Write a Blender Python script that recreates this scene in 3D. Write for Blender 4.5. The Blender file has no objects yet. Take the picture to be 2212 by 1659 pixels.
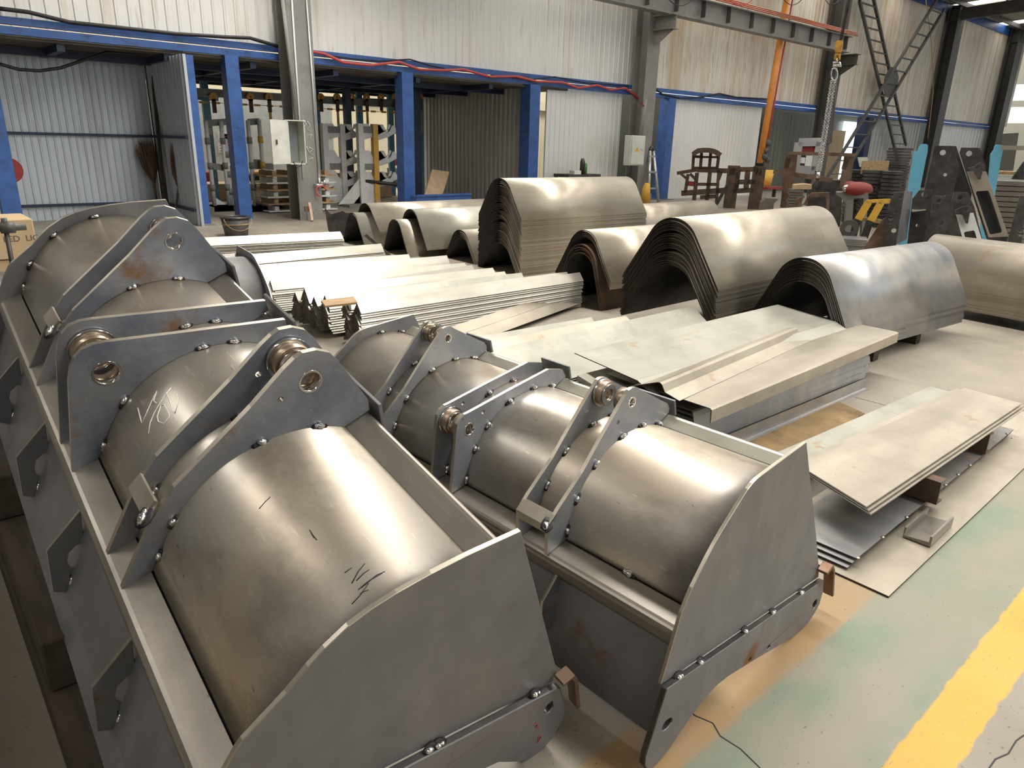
import bpy, bmesh, math, random
from mathutils import Vector, Matrix
from mathutils.geometry import tessellate_polygon
random.seed(7)
PI = math.pi
SC = bpy.context.scene
COL = SC.collection
# ------------------------------------------------------------------ camera model (used for the camera itself and to turn
# measured sight lines into places on known planes: the floor, the wall, a bucket end plate)
IW, IH, FPX, CAMH = 2212, 1659, 1530.95, 1.65
YAW, PITCH, ROLL = math.radians(41.685), math.radians(18.788), math.radians(1.488)
fwd = Vector((math.sin(YAW)*math.cos(PITCH), math.cos(YAW)*math.cos(PITCH), -math.sin(PITCH)))
r0 = Vector((math.cos(YAW), -math.sin(YAW), 0)); u0 = r0.cross(fwd)
rgt = r0*math.cos(ROLL) + u0*math.sin(ROLL)
upv = -r0*math.sin(ROLL) + u0*math.cos(ROLL)
EYE = Vector((0, 0, CAMH))
def sight(x, y):
    return (fwd + rgt*((x-IW/2)/FPX) - upv*((y-IH/2)/FPX)).normalized()
def G(x, y, z=0.0):
    d = sight(x, y); return EYE + d*((z-CAMH)/d.z)
def Wy(x, y, Y):
    d = sight(x, y); return EYE + d*(Y/d.y)
def Xx(x, y, X):
    d = sight(x, y); return EYE + d*(X/d.x)
# ------------------------------------------------------------------ objects
def link(o, parent=None):
    COL.objects.link(o)
    if parent is not None: o.parent = parent
    return o
def tag(o, label, cat, group=None, kind=None):
    o['label'] = label; o['category'] = cat
    if group: o['group'] = group
    if kind: o['kind'] = kind
    return o
def thing(name, label, cat, loc=(0, 0, 0), rotz=0.0, group=None, mat=None):
    o = bpy.data.objects.new(name, None)
    o.empty_display_size = 0.1
    if mat is not None: o.matrix_world = mat
    else:
        o.location = loc; o.rotation_euler = (0, 0, rotz)
    link(o); return tag(o, label, cat, group)
class MB:
    """collects shapes, builds ONE mesh object"""
    def __init__(s): s.v = []; s.f = []; s.m = []; s.sm = []
    def add(s, vs, fs, mi=0, smooth=False):
        b = len(s.v); s.v += [Vector(p) for p in vs]
        for f in fs:
            s.f.append([b+i for i in f]); s.m.append(mi); s.sm.append(smooth)
    def prism(s, poly, fr, c0, c1, holes=(), mi=0, edge_mi=None, smooth_sides=False):
        """poly (a,b) swept along c by frame function fr(a,b,c)"""
        em = mi if edge_mi is None else edge_mi
        loops = [list(poly)] + [list(h) for h in holes]
        tri = tessellate_polygon([[Vector((a, b, 0)) for a, b in L] for L in loops])
        flat = [p for L in loops for p in L]
        n = len(flat); b = len(s.v)
        s.v += [Vector(fr(p[0], p[1], c0)) for p in flat] + [Vector(fr(p[0], p[1], c1)) for p in flat]
        for t in tri:
            s.f.append([b+i for i in t]); s.m.append(mi); s.sm.append(False)
            s.f.append([b+n+i for i in reversed(t)]); s.m.append(mi); s.sm.append(False)
        o = 0
        for L in loops:
            k = len(L)
            for i in range(k):
                j = (i+1) % k
                s.f.append([b+o+i, b+o+j, b+n+o+j, b+n+o+i]); s.m.append(em); s.sm.append(smooth_sides)
            o += k
    def strip(s, prof, th, fr, c0, c1, side=1, mi=0, edge_mi=None, smooth=True, under_mi=None, long_mi=None):
        """open polyline given thickness th (towards side), swept along c"""
        em = mi if edge_mi is None else edge_mi
        P = [Vector((a, b)) for a, b in prof]; n = len(P); N = []
        for i in range(n):
            t = (P[min(i+1, n-1)]-P[max(i-1, 0)]).normalized(); nn = Vector((-t.y, t.x))*side
            if 0 < i < n-1:
                t1 = (P[i]-P[i-1]).normalized(); k = max(0.35, abs(Vector((-t1.y, t1.x)).dot(nn)))
                nn = nn/k
            N.append(nn)
        Q = [P[i]+N[i]*th for i in range(n)]; b = len(s.v)
        for c in (c0, c1):
            s.v += [Vector(fr(p.x, p.y, c)) for p in P] + [Vector(fr(p.x, p.y, c)) for p in Q]
        A = lambda i: b+i
        Bq = lambda i: b+n+i
        Cc = lambda i: b+2*n+i
        D = lambda i: b+3*n+i
        def put(f, m, sm): s.f.append(f); s.m.append(m); s.sm.append(sm)
        for i in range(n-1):
            put([A(i), A(i+1), Cc(i+1), Cc(i)], mi, smooth); put([Bq(i+1), Bq(i), D(i), D(i+1)], mi if under_mi is None else under_mi, smooth)
            put([A(i+1), A(i), Bq(i), Bq(i+1)], em, False); put([Cc(i), Cc(i+1), D(i+1), D(i)], em, False)
        lm = em if long_mi is None else long_mi
        put([A(0), Cc(0), D(0), Bq(0)], lm, False); put([A(n-1), Bq(n-1), D(n-1), Cc(n-1)], lm, False)
    def box(s, c, size, mi=0, R=None):
        x, y, z = [q/2 for q in size]; c = Vector(c)
        vs = [Vector(p) for p in ((-x,-y,-z),(x,-y,-z),(x,y,-z),(-x,y,-z),(-x,-y,z),(x,-y,z),(x,y,z),(-x,y,z))]
        if R is not None: vs = [R @ p for p in vs]
        s.add([c+p for p in vs], [(0,3,2,1),(4,5,6,7),(0,1,5,4),(1,2,6,5),(2,3,7,6),(3,0,4,7)], mi)
    def bx(s, x0, x1, y0, y1, z0, z1, mi=0):
        s.box(((x0+x1)/2, (y0+y1)/2, (z0+z1)/2), (abs(x1-x0), abs(y1-y0), abs(z1-z0)), mi)
    def bar(s, p, q, w, h, mi=0, up=(0, 0, 1)):
        p = Vector(p); q = Vector(q); d = q-p; L = d.length; d.normalize(); u = Vector(up)
        if abs(d.dot(u)) > .98: u = Vector((1, 0, 0))
        a = d.cross(u).normalized(); b = a.cross(d)
        R = Matrix((a, d, b)).transposed()
        s.box((p+q)/2, (w, L, h), mi, R)
    def tube(s, pts, r, n=8, mi=0, caps=True, taper=None):
        pts = [Vector(p) for p in pts]; m = len(pts); b = len(s.v); a = None
        for i, p in enumerate(pts):
            d = (pts[min(i+1, m-1)]-pts[max(i-1, 0)]).normalized()
            if a is None:
                a = d.cross(Vector((0, 0, 1)) if abs(d.z) < .95 else Vector((1, 0, 0))).normalized()
            else: a = (a-d*a.dot(d)).normalized()
            c = d.cross(a); rr = r if taper is None else taper[i]
            s.v += [p+(a*math.cos(2*PI*k/n)+c*math.sin(2*PI*k/n))*rr for k in range(n)]
        for i in range(m-1):
            for k in range(n):
                l = (k+1) % n
                s.f.append([b+i*n+k, b+i*n+l, b+(i+1)*n+l, b+(i+1)*n+k]); s.m.append(mi); s.sm.append(True)
        if caps:
            s.f.append([b+k for k in reversed(range(n))]); s.m.append(mi); s.sm.append(False)
            s.f.append([b+(m-1)*n+k for k in range(n)]); s.m.append(mi); s.sm.append(False)
    def ring(s, c, axis, ri, ro, h, n=28, mi=0):
        """hollow cylinder from c along axis"""
        c = Vector(c); d = Vector(axis).normalized()
        a = d.cross(Vector((0, 0, 1)) if abs(d.z) < .95 else Vector((1, 0, 0))).normalized(); e = d.cross(a); b = len(s.v)
        for (rr, hh) in ((ro, 0), (ro, h), (ri, h), (ri, 0)):
            s.v += [c+d*hh+(a*math.cos(2*PI*k/n)+e*math.sin(2*PI*k/n))*rr for k in range(n)]
        for j in range(4):
            j2 = (j+1) % 4
            for k in range(n):
                l = (k+1) % n
                s.f.append([b+j*n+k, b+j*n+l, b+j2*n+l, b+j2*n+k]); s.m.append(mi); s.sm.append(j in (0, 2))
    def blob(s, c, rad, mi=0, R=None, n=6, m=4, jit=0.0, rnd=random):
        c = Vector(c); b = len(s.v); vs = []
        for i in range(m+1):
            th = PI*i/m
            for k in range(n):
                ph = 2*PI*k/n; j = 1+rnd.uniform(-jit, jit)
                p = Vector((rad[0]*math.sin(th)*math.cos(ph)*j, rad[1]*math.sin(th)*math.sin(ph)*j, rad[2]*math.cos(th)))
                vs.append(c+(R @ p if R is not None else p))
        s.v += vs
        for i in range(m):
            for k in range(n):
                l = (k+1) % n
                s.f.append([b+i*n+k, b+i*n+l, b+(i+1)*n+l, b+(i+1)*n+k]); s.m.append(mi); s.sm.append(True)
    def build(s, name, mats, parent=None, bevel=0.0, shift=None):
        me = bpy.data.meshes.new(name)
        vs = s.v if shift is None else [v-Vector(shift) for v in s.v]
        me.from_pydata([v[:] for v in vs], [], s.f)
        bm = bmesh.new(); bm.from_mesh(me)
        bmesh.ops.recalc_face_normals(bm, faces=bm.faces); bm.to_mesh(me); bm.free()
        if not isinstance(mats, (list, tuple)): mats = [mats]
        for m in mats: me.materials.append(m)
        me.polygons.foreach_set('material_index', s.m); me.polygons.foreach_set('use_smooth', s.sm)
        me.update()
        o = bpy.data.objects.new(name, me); link(o, parent)
        if bevel:
            b = o.modifiers.new('edge', 'BEVEL'); b.width = bevel; b.segments = 1; b.limit_method = 'ANGLE'; b.angle_limit = math.radians(40)
        return o
def solo(name, mb, mats, label, cat, group=None, base=None, bevel=0.0):
    """a thing that is one mesh; origin at base"""
    if base is None:
        lo = Vector((min(v.x for v in mb.v), min(v.y for v in mb.v), min(v.z for v in mb.v)))
        hi = Vector((max(v.x for v in mb.v), max(v.y for v in mb.v), max(v.z for v in mb.v)))
        base = Vector(((lo.x+hi.x)/2, (lo.y+hi.y)/2, lo.z))
    o = mb.build(name, mats, None, bevel, shift=base); o.location = base
    return tag(o, label, cat, group)
def struct(name, mb, mats, bevel=0.0):
    o = mb.build(name, mats, None, bevel); o['kind'] = 'structure'; return o
def copy_thing(o, parent=None):
    c = o.copy(); COL.objects.link(c)
    if parent is not None: c.parent = parent
    for ch in list(o.children): copy_thing(ch, c)
    return c
XYZ = lambda a, b, c: (a, b, c)
def circle(cx, cy, r, n=24, a0=0.0): return [(cx+r*math.cos(a0+2*PI*i/n), cy+r*math.sin(a0+2*PI*i/n)) for i in range(n)]
def arc(cx, cy, r, a0, a1, n=12):
    return [(cx+r*math.cos(math.radians(a0+(a1-a0)*i/n)), cy+r*math.sin(math.radians(a0+(a1-a0)*i/n))) for i in range(n+1)]
def fillet(pts, r, n=4):
    """open polyline with rounded inner corners"""
    P = [Vector(p) for p in pts]; out = [tuple(P[0])]
    for i in range(1, len(P)-1):
        a = (P[i-1]-P[i]); b = (P[i+1]-P[i]); rr = min(r, a.length*.45, b.length*.45); p = P[i]+a.normalized()*rr; q = P[i]+b.normalized()*rr
        for k in range(n+1):
            t = k/n; out.append(tuple(p*(1-t)**2+P[i]*2*t*(1-t)+q*t*t))
    out.append(tuple(P[-1])); return out
# ------------------------------------------------------------------ materials
def nmat(name):
    m = bpy.data.materials.new(name); m.use_nodes = True
    nt = m.node_tree; bs = nt.nodes['Principled BSDF']; return m, nt, bs
def nd(nt, typ, **kw):
    n = nt.nodes.new(typ)
    for k, v in kw.items():
        if k in n.inputs: n.inputs[k].default_value = v
        else: setattr(n, k, v)
    return n
def ramp(nt, src, stops):
    r = nt.nodes.new('ShaderNodeValToRGB'); e = r.color_ramp.elements
    while len(e) < len(stops): e.new(.5)
    for i, (p, c) in enumerate(stops):
        e[i].position = p; e[i].color = (c[0], c[1], c[2], 1) if not isinstance(c, float) else (c, c, c, 1)
    nt.links.new(src, r.inputs['Fac']); return r
def mixc(nt, fac, a, b):
    m = nt.nodes.new('ShaderNodeMix'); m.data_type = 'RGBA'
    for sock, val in ((m.inputs[0], fac), (m.inputs[6], a), (m.inputs[7], b)):
        if hasattr(val, 'is_linked'): nt.links.new(val, sock)
        elif isinstance(val, (int, float)): sock.default_value = val
        else: sock.default_value = (val[0], val[1], val[2], 1)
    return m.outputs[2]
def tcoord(nt, scale=(1, 1, 1), which='Object'):
    t = nt.nodes.new('ShaderNodeTexCoord'); mp = nt.nodes.new('ShaderNodeMapping')
    mp.inputs['Scale'].default_value = scale; nt.links.new(t.outputs[which], mp.inputs['Vector']); return mp.outputs['Vector']
def noise(nt, vec, scale, detail=4.0, rough=.55):
    n = nd(nt, 'ShaderNodeTexNoise', Scale=scale, Detail=detail, Roughness=rough); nt.links.new(vec, n.inputs['Vector']); return n.outputs['Fac']
def steel(name, a, b, metal=.85, rough=(.3, .5), streak=(1, 1, 1), rust=0.0, tint=None, smudge=0.0, rustcol=(.16, .065, .02), spots=0.0, sc=2.2, bump=.02):
    """mill steel: two tones in clouds and rolling streaks, rust blooms, small dark marks"""
    m, nt, bs = nmat(name); L = nt.links
    v = tcoord(nt); vs = tcoord(nt, streak)
    cl = noise(nt, v, sc, 5); st = noise(nt, vs, 6.0, 4, .6)
    mx = nd(nt, 'ShaderNodeMath', operation='ADD'); L.new(cl, mx.inputs[0]); L.new(st, mx.inputs[1])
    r = ramp(nt, mx.outputs[0], [(.72, a), (1.0, [(x+y)/2 for x, y in zip(a, b)]), (1.25, b)])
    mx2 = nd(nt, 'ShaderNodeMath', operation='MULTIPLY'); mx2.inputs[1].default_value = .5
    L.new(mx.outputs[0], mx2.inputs[0])
    r.color_ramp.elements[0].position = .36; r.color_ramp.elements[1].position = .5; r.color_ramp.elements[2].position = .64
    L.new(mx2.outputs[0], r.inputs['Fac'])
    col = r.outputs['Color']
    if tint is not None:
        tn = ramp(nt, noise(nt, tcoord(nt, (1.3, .8, 1.1)), 1.6, 3, .5), [(.42, 0.0), (.62, .75)]).outputs['Color']; col = mixc(nt, tn, col, tint)
    if smudge > 0:
        q = noise(nt, tcoord(nt, (1, .7, 1.2)), 4.2, 7, .68); qr = ramp(nt, q, [(.50, 0.0), (.66, float(smudge))]).outputs['Color']; col = mixc(nt, qr, col, [x*.55 for x in a])
        sv = noise(nt, tcoord(nt, (9, 1.2, 9)), 9, 4, .6); sr2 = ramp(nt, sv, [(.66, 0.0), (.70, smudge*.6)]).outputs['Color']; col = mixc(nt, sr2, col, [min(1, x*1.5) for x in b])
    met = None
    if rust > 0:
        rn = noise(nt, v, 3.1, 7, .62); rr = ramp(nt, rn, [(.66-rust*.3, 0.0), (.74-rust*.3, 1.0)])
        col = mixc(nt, rr.outputs['Color'], col, rustcol); met = rr.outputs['Color']
    if spots > 0:
        sn = noise(nt, tcoord(nt, streak), 70.0, 3, .55); sr = ramp(nt, sn, [(.725-spots*.1, 0.0), (.78-spots*.1, .6)])
        col = mixc(nt, sr.outputs['Color'], col, (.05, .04, .03))
    L.new(col, bs.inputs['Base Color'])
    bs.inputs['Metallic'].default_value = metal
    if met is not None:
        q = ramp(nt, met, [(0.0, float(metal)), (1.0, .15)]); L.new(q.outputs['Color'], bs.inputs['Metallic'])
    rn2 = noise(nt, vs, 4.0, 4); rr2 = ramp(nt, rn2, [(.3, float(rough[0])), (.7, float(rough[1]))]); L.new(rr2.outputs['Color'], bs.inputs['Roughness'])
    if bump:
        bn = nd(nt, 'ShaderNodeBump', Strength=.25, Distance=bump); L.new(noise(nt, v, 60, 3), bn.inputs['Height']); bn.inputs['Distance'].default_value = bump*.02
        L.new(bn.outputs['Normal'], bs.inputs['Normal'])
    return m
def paint(name, c, rough=.5, metal=0.0, var=.12, sc=5.0, dirt=None, dirt_amt=.5, streak=(1, 1, 1)):
    m, nt, bs = nmat(name); v = tcoord(nt, streak)
    n = noise(nt, v, sc, 5); d = [x*(1-var) for x in c]; e = [min(1, x*(1+var)) for x in c]
    col = ramp(nt, n, [(.3, d), (.7, e)]).outputs['Color']
    if dirt is not None:
        dn = noise(nt, v, sc*.6, 7, .65); dr = ramp(nt, dn, [(.62-.25*dirt_amt, 0.0), (.82-.25*dirt_amt, 1.0)]); col = mixc(nt, dr.outputs['Color'], col, dirt)
    nt.links.new(col, bs.inputs['Base Color']); bs.inputs['Roughness'].default_value = rough; bs.inputs['Metallic'].default_value = metal
    return m
M = {}
M['shell'] = steel('shell_steel', (.43, .375, .30), (.61, .54, .435), .74, (.27, .44), (1, .25, 1), spots=.15, sc=2.0, tint=(.40, .40, .39), smudge=.5)
M['plate'] = steel('end_plate_steel', (.142, .145, .157), (.225, .225, .232), .4, (.38, .54), (1, 1, .4), rust=.1, spots=.1, smudge=.2)
M['blue'] = steel('bracket_blue_steel', (.185, .215, .275), (.34, .36, .395), .5, (.34, .5), (1, 1, 1), rust=.24, rustcol=(.22, .125, .065), spots=.1, sc=3, tint=(.28, .27, .265), smudge=.4)
M['bluegrey'] = steel('bracket_speckled_steel', (.24, .255, .285), (.38, .39, .41), .6, (.38, .52), (1, 1, 1), rust=.05, spots=.5, sc=4)
M['beam'] = steel('beam_steel', (.22, .20, .175), (.34, .31, .265), .6, (.26, .42), (1, .3, 1), spots=.1, smudge=.3)
M['beamlight'] = steel('pale_beam_steel', (.36, .35, .29), (.50, .48, .40), .6, (.26, .42), (1, .3, 1), spots=.1)
M['boss'] = steel('pin_boss_steel', (.36, .27, .19), (.56, .46, .35), .85, (.25, .4), rust=.15)
M['edge'] = steel('cut_edge', (.36, .33, .27), (.6, .55, .46), .85, (.3, .45))
M['bright'] = steel('machined_steel', (.62, .6, .57), (.82, .8, .76), 1.0, (.12, .22))
M['weld'] = steel('weld_metal', (.75, .75, .74), (.95, .94, .92), 1.0, (.1, .25), sc=40)
M['scorch'] = paint('weld_scorch', (.015, .014, .016), .6)
M['brown'] = steel('brown_boss', (.14, .08, .05), (.3, .22, .16), .7, (.35, .5), rust=.2)
M['sheet'] = steel('rolled_sheet', (.385, .345, .275), (.55, .50, .41), .6, (.28, .44), (.25, 1, 1), spots=.1, rust=.06, rustcol=(.34, .22, .12), sc=1.3, smudge=.22)
M['sheet2'] = steel('grey_green_sheet', (.34, .335, .285), (.47, .46, .395), .5, (.32, .48), (.25, 1, 1), spots=.15, rust=.06, rustcol=(.34, .23, .13), sc=1.5, smudge=.25)
M['sheetblue'] = steel('bluish_sheet', (.29, .315, .36), (.50, .475, .43), .65, (.28, .42), (1, .25, 1), rust=.05, rustcol=(.3, .2, .11), sc=1.2)
M['sheared'] = steel('sheared_edge', (.22, .22, .19), (.36, .355, .31), .4, (.4, .55), (.2, 1, 1))
M['angle'] = steel('angle_steel', (.40, .385, .335), (.58, .55, .48), .7, (.24, .38), (.2, 1, 1), spots=.1, sc=2)
M['oxide'] = steel('oxidised_edge', (.03, .023, .019), (.085, .064, .05), .4, (.5, .7), rust=.1, rustcol=(.12, .06, .03))
M['scale'] = steel('mill_scale', (.018, .018, .02), (.05, .045, .042), .3, (.5, .7))  # near-black steel, shade put into the colour of arch undersides and shell seams
M['dark'] = steel('dark_plate', (.05, .048, .048), (.12, .113, .11), .65, (.34, .5), (1, 1, 1), rust=.04, rustcol=(.1, .075, .055), spots=.1, sc=3)
M['rusty'] = steel('rusty_steel', (.065, .045, .035), (.13, .09, .065), .35, (.55, .75), rust=.45, rustcol=(.14, .07, .035))
M['bluepaint'] = paint('blue_paint', (.035, .105, .33), .42, var=.2, dirt=(.03, .05, .1), dirt_amt=.35)
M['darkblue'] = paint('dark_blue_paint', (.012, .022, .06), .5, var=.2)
M['greypaint'] = paint('grey_paint', (.23, .225, .21), .5, dirt=(.12, .11, .1), dirt_amt=.3, sc=2)
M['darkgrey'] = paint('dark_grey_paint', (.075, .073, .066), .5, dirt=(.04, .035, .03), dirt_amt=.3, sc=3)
M['white'] = paint('white_paint', (.68, .69, .68), .5, dirt=(.45, .42, .36), dirt_amt=.2)
M['cabinet'] = paint('cabinet_cream', (.60, .60, .54), .45)
M['cabin2'] = paint('cabinet_inside_grey', (.22, .24, .25), .5)
M['wood'] = paint('raw_wood', (.42, .29, .16), .75, var=.25, sc=4, streak=(1, 8, 8), dirt=(.25, .16, .08), dirt_amt=.4)
M['stain'] = paint('stained_board', (.24, .165, .075), .75, var=.3, dirt=(.13, .075, .03), dirt_amt=.4)
M['ply'] = paint('plywood', (.47, .34, .21), .7, var=.15, dirt=(.36, .24, .14), dirt_amt=.4)
M['card'] = paint('cardboard', (.58, .42, .25), .8, var=.06)
M['timber'] = paint('dark_timber', (.045, .03, .02), .85, var=.35, sc=3, streak=(6, 1, 6), dirt=(.015, .011, .008), dirt_amt=.5)
M['yellow'] = paint('yellow_paint', (.72, .42, .06), .5, dirt=(.5, .45, .38), dirt_amt=.35)
M['orange'] = paint('orange_paint', (.75, .29, .05), .45, dirt=(.4, .17, .05), dirt_amt=.2)
M['hookyellow'] = paint('hook_yellow', (.62, .33, .04), .45, dirt=(.12, .08, .03), dirt_amt=.5)
M['red'] = paint('red_paint', (.24, .022, .018), .55)
M['redcable'] = paint('red_hose', (.52, .07, .05), .5)
M['copper'] = paint('copper_rail', (.55, .16, .07), .4, metal=.3)
M['black'] = paint('black_rubber', (.012, .012, .013), .55)
M['chrome'] = steel('chain_steel', (.5, .5, .5), (.7, .7, .69), 1.0, (.2, .35))
M['cyan'] = paint('light_blue_paint', (.16, .48, .68), .45, var=.06)
M['teal'] = paint('teal_frame_paint', (.10, .25, .34), .5, var=.15)
M['paper'] = paint('paper', (.75, .75, .73), .8, var=.03)
M['straw'] = paint('straw', (.16, .10, .06), .85, var=.4, sc=30)
M['chalk'] = paint('chalk', (.8, .8, .78), .9, var=.02)
M['ink'] = paint('print_ink', (.12, .1, .08), .8, var=.02)
M['maroon'] = paint('maroon_board', (.06, .02, .018), .6)
M['alu'] = paint('aluminium', (.6, .6, .6), .35, metal=.8)
M['greenbottle'] = paint('green_plastic', (.08, .25, .08), .4)
WORLD, EXPO = 0.95, 0.42
SKY = [9.0, 28.0, 9.0, 8.0, 7.0, 4.5, 3.0, 3.0, 3.0]
# ------------------------------------------------------------------ loader buckets, lying on their open faces
def frame_of(P0, d):
    d = Vector(d).normalized(); e1 = d.cross(Vector((0, 0, 1))).normalized(); e2 = e1.cross(d)
    m = Matrix((e1, d, e2)).transposed().to_4x4(); m.translation = Vector(P0); return m
UWV = lambda u, v, w: (u, w, v)
def weld(parent, p, nrm, s=1.0, elong=None):
    """small bright bead on a scorched patch"""
    n = Vector(nrm).normalized(); a = Vector(elong) if elong is not None else n.orthogonal()
    a = (a-n*a.dot(n)).normalized(); R = Matrix((a, n.cross(a), n)).transposed()
    mb = MB()
    mb.blob(Vector(p)+n*.004*s, (.0125*s, .008*s, .008*s), 0, R, 7, 4, .25)
    if random.random() < .45: mb.blob(Vector(p)+a*.012*s+n*.003*s, (.007*s, .006*s, .006*s), 0, R, 6, 4, .2)
    mb.blob(Vector(p)+a*.003, (.021*s, .015*s, .0014), 1, R, 10, 4, .18)
    return mb.build('weld_bead', [M['weld'], M['scorch']], parent)
def bucket(label, mat, L, ctr, R, aT, aB, plate, t, tube, beam, floor, cutter, tc, pairs, gussets, gw, shellmat, cat='bucket', tail=None, seam_shade=(), topmat='beam'):
    root = thing('loader_bucket', label, cat, mat=mat)
    cx, cy = ctr
    sp = arc(cx, cy, R, aT-.6, aB-.4, 44) if tail is None else arc(cx, cy, R, aT-.6, 165, 44)+[tail]
    sh = MB(); sh.strip(sp, .009, UWV, t, L-t, side=1)
    shell = sh.build('shell', M[shellmat], root)
    for (p, q) in seam_shade:
        mb = MB(); mb.strip([p, q], .006, UWV, t, L-t, side=1, smooth=False); mb.build('backing_bar', M['scale'], root)  # dark strip added below the seam so the gap looks shaded
    for w0, w1 in ((0, t), (L-t, L)):
        mb = MB(); mb.prism(plate, UWV, w0, w1, edge_mi=1); mb.build('end_plate', [M['plate'], M['edge']], root, .0015)
    mb = MB(); mb.strip(fillet(tube, .02), .008, UWV, t, L-t, side=-1, smooth=False); mb.build('top_beam', M[topmat], root)
    mb = MB(); mb.strip(fillet(beam, .022), .008, UWV, t, L-t, side=1, smooth=False); mb.build('rear_beam', M['beam'], root)
    mb = MB(); mb.strip(floor, .012, UWV, t, L-t, side=1, smooth=False); mb.build('floor_plate', M['plate'], root)
    for w0, w1 in ((-tc, -.001), (L+.001, L+tc)):
        mb = MB(); mb.prism(cutter['poly'], UWV, w0, w1, holes=cutter['holes'], edge_mi=1); mb.build('side_cutter', [M['plate'], M['dark']], root, .003)
        for (u, v) in cutter['welds']: weld(root, (u, (w0 if w0 < 0 else w1)*.5, v), (0, -1 if w0 < 0 else 1, .7), 1.0, (1, 0, -.1))
        mb = MB(); mb.strip(cutter['stop'], .013, UWV, w0-.02 if w0 < 0 else w0+.002, w0+.018 if w0 < 0 else w1+.02, side=1, smooth=False); mb.build('corner_stop', M['brown'], root, .002)
    for pr in pairs:
        out = pr['outer']; a0, a1 = pr.get('arc', (aT, aB))
        contact = arc(cx, cy, R+.001, aB, aT, 26) if tail is None else [(tail[0]-.001, tail[1])]+arc(cx, cy, R+.001, 165, aT, 26)            # from rear beam up to top beam, following the shell
        poly = out + [(cx+(R+.001)*math.cos(math.radians(aT)), cy+(R+.001)*math.sin(math.radians(aT)))]
        poly = out + list(reversed(contact))
        hx, hy, hr = pr['hole']
        for k, (w0, w1) in enumerate(((pr['w'], pr['w']+pr['t']), (pr['wb'], pr['wb']+pr['t']))):
            mb = MB(); holes = [circle(hx, hy, hr)]
            if pr.get('pin'): holes.append(circle(pr['pin'][0], pr['pin'][1], .008, 12))
            mb.prism(poly, UWV, w0, w1, holes=holes, edge_mi=1)
            mb.build('bracket_plate', [M[pr['mat']], M['edge'] if k == 0 else M['edge']], root, .0015)
            for i, ang in enumerate(pr['welds']):
                aa = math.radians(ang); nn = Vector((math.cos(aa), 0, math.sin(aa)))
                yy = w0-.003
                weld(root, (cx+(R+.004)*nn.x, yy, cy+(R+.004)*nn.z), (nn.x, -1, nn.z), 1.05, (-nn.z, 0, nn.x))
        # boss rings: on the camera-side face of the back plate and the inner face of the front plate
        bo = pr['boss']
        mb = MB(); wb = pr['wb']
        mb.ring((hx, wb-.001, hy), (0, -1, 0), hr, bo['r'], bo['h'], mi=0); mb.ring((hx, wb-.001, hy), (0, -1, 0), bo['r'], bo['r']*1.16, bo['h']*.35, mi=1)
        mb.ring((hx, wb-bo['h']-.0015, hy), (0, -1, 0), hr*1.02, bo['r']*.86, .006, mi=2)
        mb.build('pin_boss', [M['boss'], M['bright'], M['bright']], root)
        mb = MB(); mb.ring((hx, pr['w']-.001, hy), (0, 1, 0), hr-.006, hr-.001, pr['t']+.004, mi=1); mb.ring((hx, pr['w']+pr['t']+.001, hy), (0, 1, 0), hr-.003, bo['r'], bo['h'], mi=0); mb.build('pin_boss', [M['boss'], M['bright']], root)
        if 'stop' in pr:
            (ua, va), (ub, vb) = pr['stop']
            mb = MB(); mb.strip([(ua, va), (ub, vb)], .01, UWV, pr['w']-pr.get('sx', .03), pr['wb']+pr['t']+pr.get('sx', .03), side=1, smooth=False); mb.build('stop_plate', M['plate'], root, .0015)
        if 'spacer' in pr:
            mb = MB(); mb.strip(pr['spacer'], .009, UWV, pr['w']+pr.get('so', .016), pr['wb'] if pr.get('so') is None else pr['wb']+.01, side=1, smooth=False); mb.build('spacer_angle', M['edge'], root, .001)
            q = pr['spacer'][1]; weld(root, (q[0], pr['w']+.004, q[1]), (-.5, -.3, .8), 1.3)
    for w0 in gw:
        mb = MB(); mb.prism(gussets, UWV, w0, w0+.01, edge_mi=1); mb.build('gusset', [M['plate'], M['edge']], root, .001)
        g = gussets[3]; weld(root, (g[0]+.022, w0-.004, g[1]+.035), (-.7, -.7, 0), 1.1, (.3, 0, 1))
    return root, shell
# ---- front bucket: tilted, far end propped up
d1 = sight(-372.9, -251.3); P1 = G(1160, 1610, 0)
F1 = frame_of(P1, d1)
plate1 = [(-.253, .904), (-.392, .897), (-.473, .888), (-.548, .875), (-.60, .861), (-.645, .842), (-.689, .811), (-.72, .783), (-.759, .740), (-.825, .682), (-.838, .671), (-.850, .655), (-.872, .612), (-.905, .525), (-.955, .384), (-.009, .279), (-.001, .315)]
cut1 = dict(poly=[(-.955, .383), (-.985, .30), (-1.015, .16), (-1.01, .10), (-.98, .075), (-.94, .085), (-.88, .14), (-.80, .185), (-.70, .185), (-.55, .16), (-.40, .135), (-.25, .115), (-.18, .095), (-.10, .03), (-.055, .003), (.0, 0), (.035, .03), (.06, .10), (.058, .14), (.035, .20), (.005, .268), (-.009, .277)],
            holes=[[(-.022+.016*math.cos(a)*1.0, .205+.024*math.sin(a)) for a in [i*PI/6 for i in range(12)]], circle(-.33, .165, .013, 12)], welds=[(-.085, .292), (-.395, .325), (-.42, .328), (-.62, .347)], stop=[(-.012, .303), (.02, .313), (.033, .292), (.085, .145)])
liftC = [(-.331, .822), (-.262, .856), (-.269, .889), (-.335, .985), (-.361, 1.023), (-.385, 1.049), (-.42, 1.062), (-.455, 1.060), (-.474, 1.048), (-.50, 1.025), (-.579, .940), (-.76, .768), (-.812, .695), (-.893, .512), (-.826, .541)]
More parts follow.
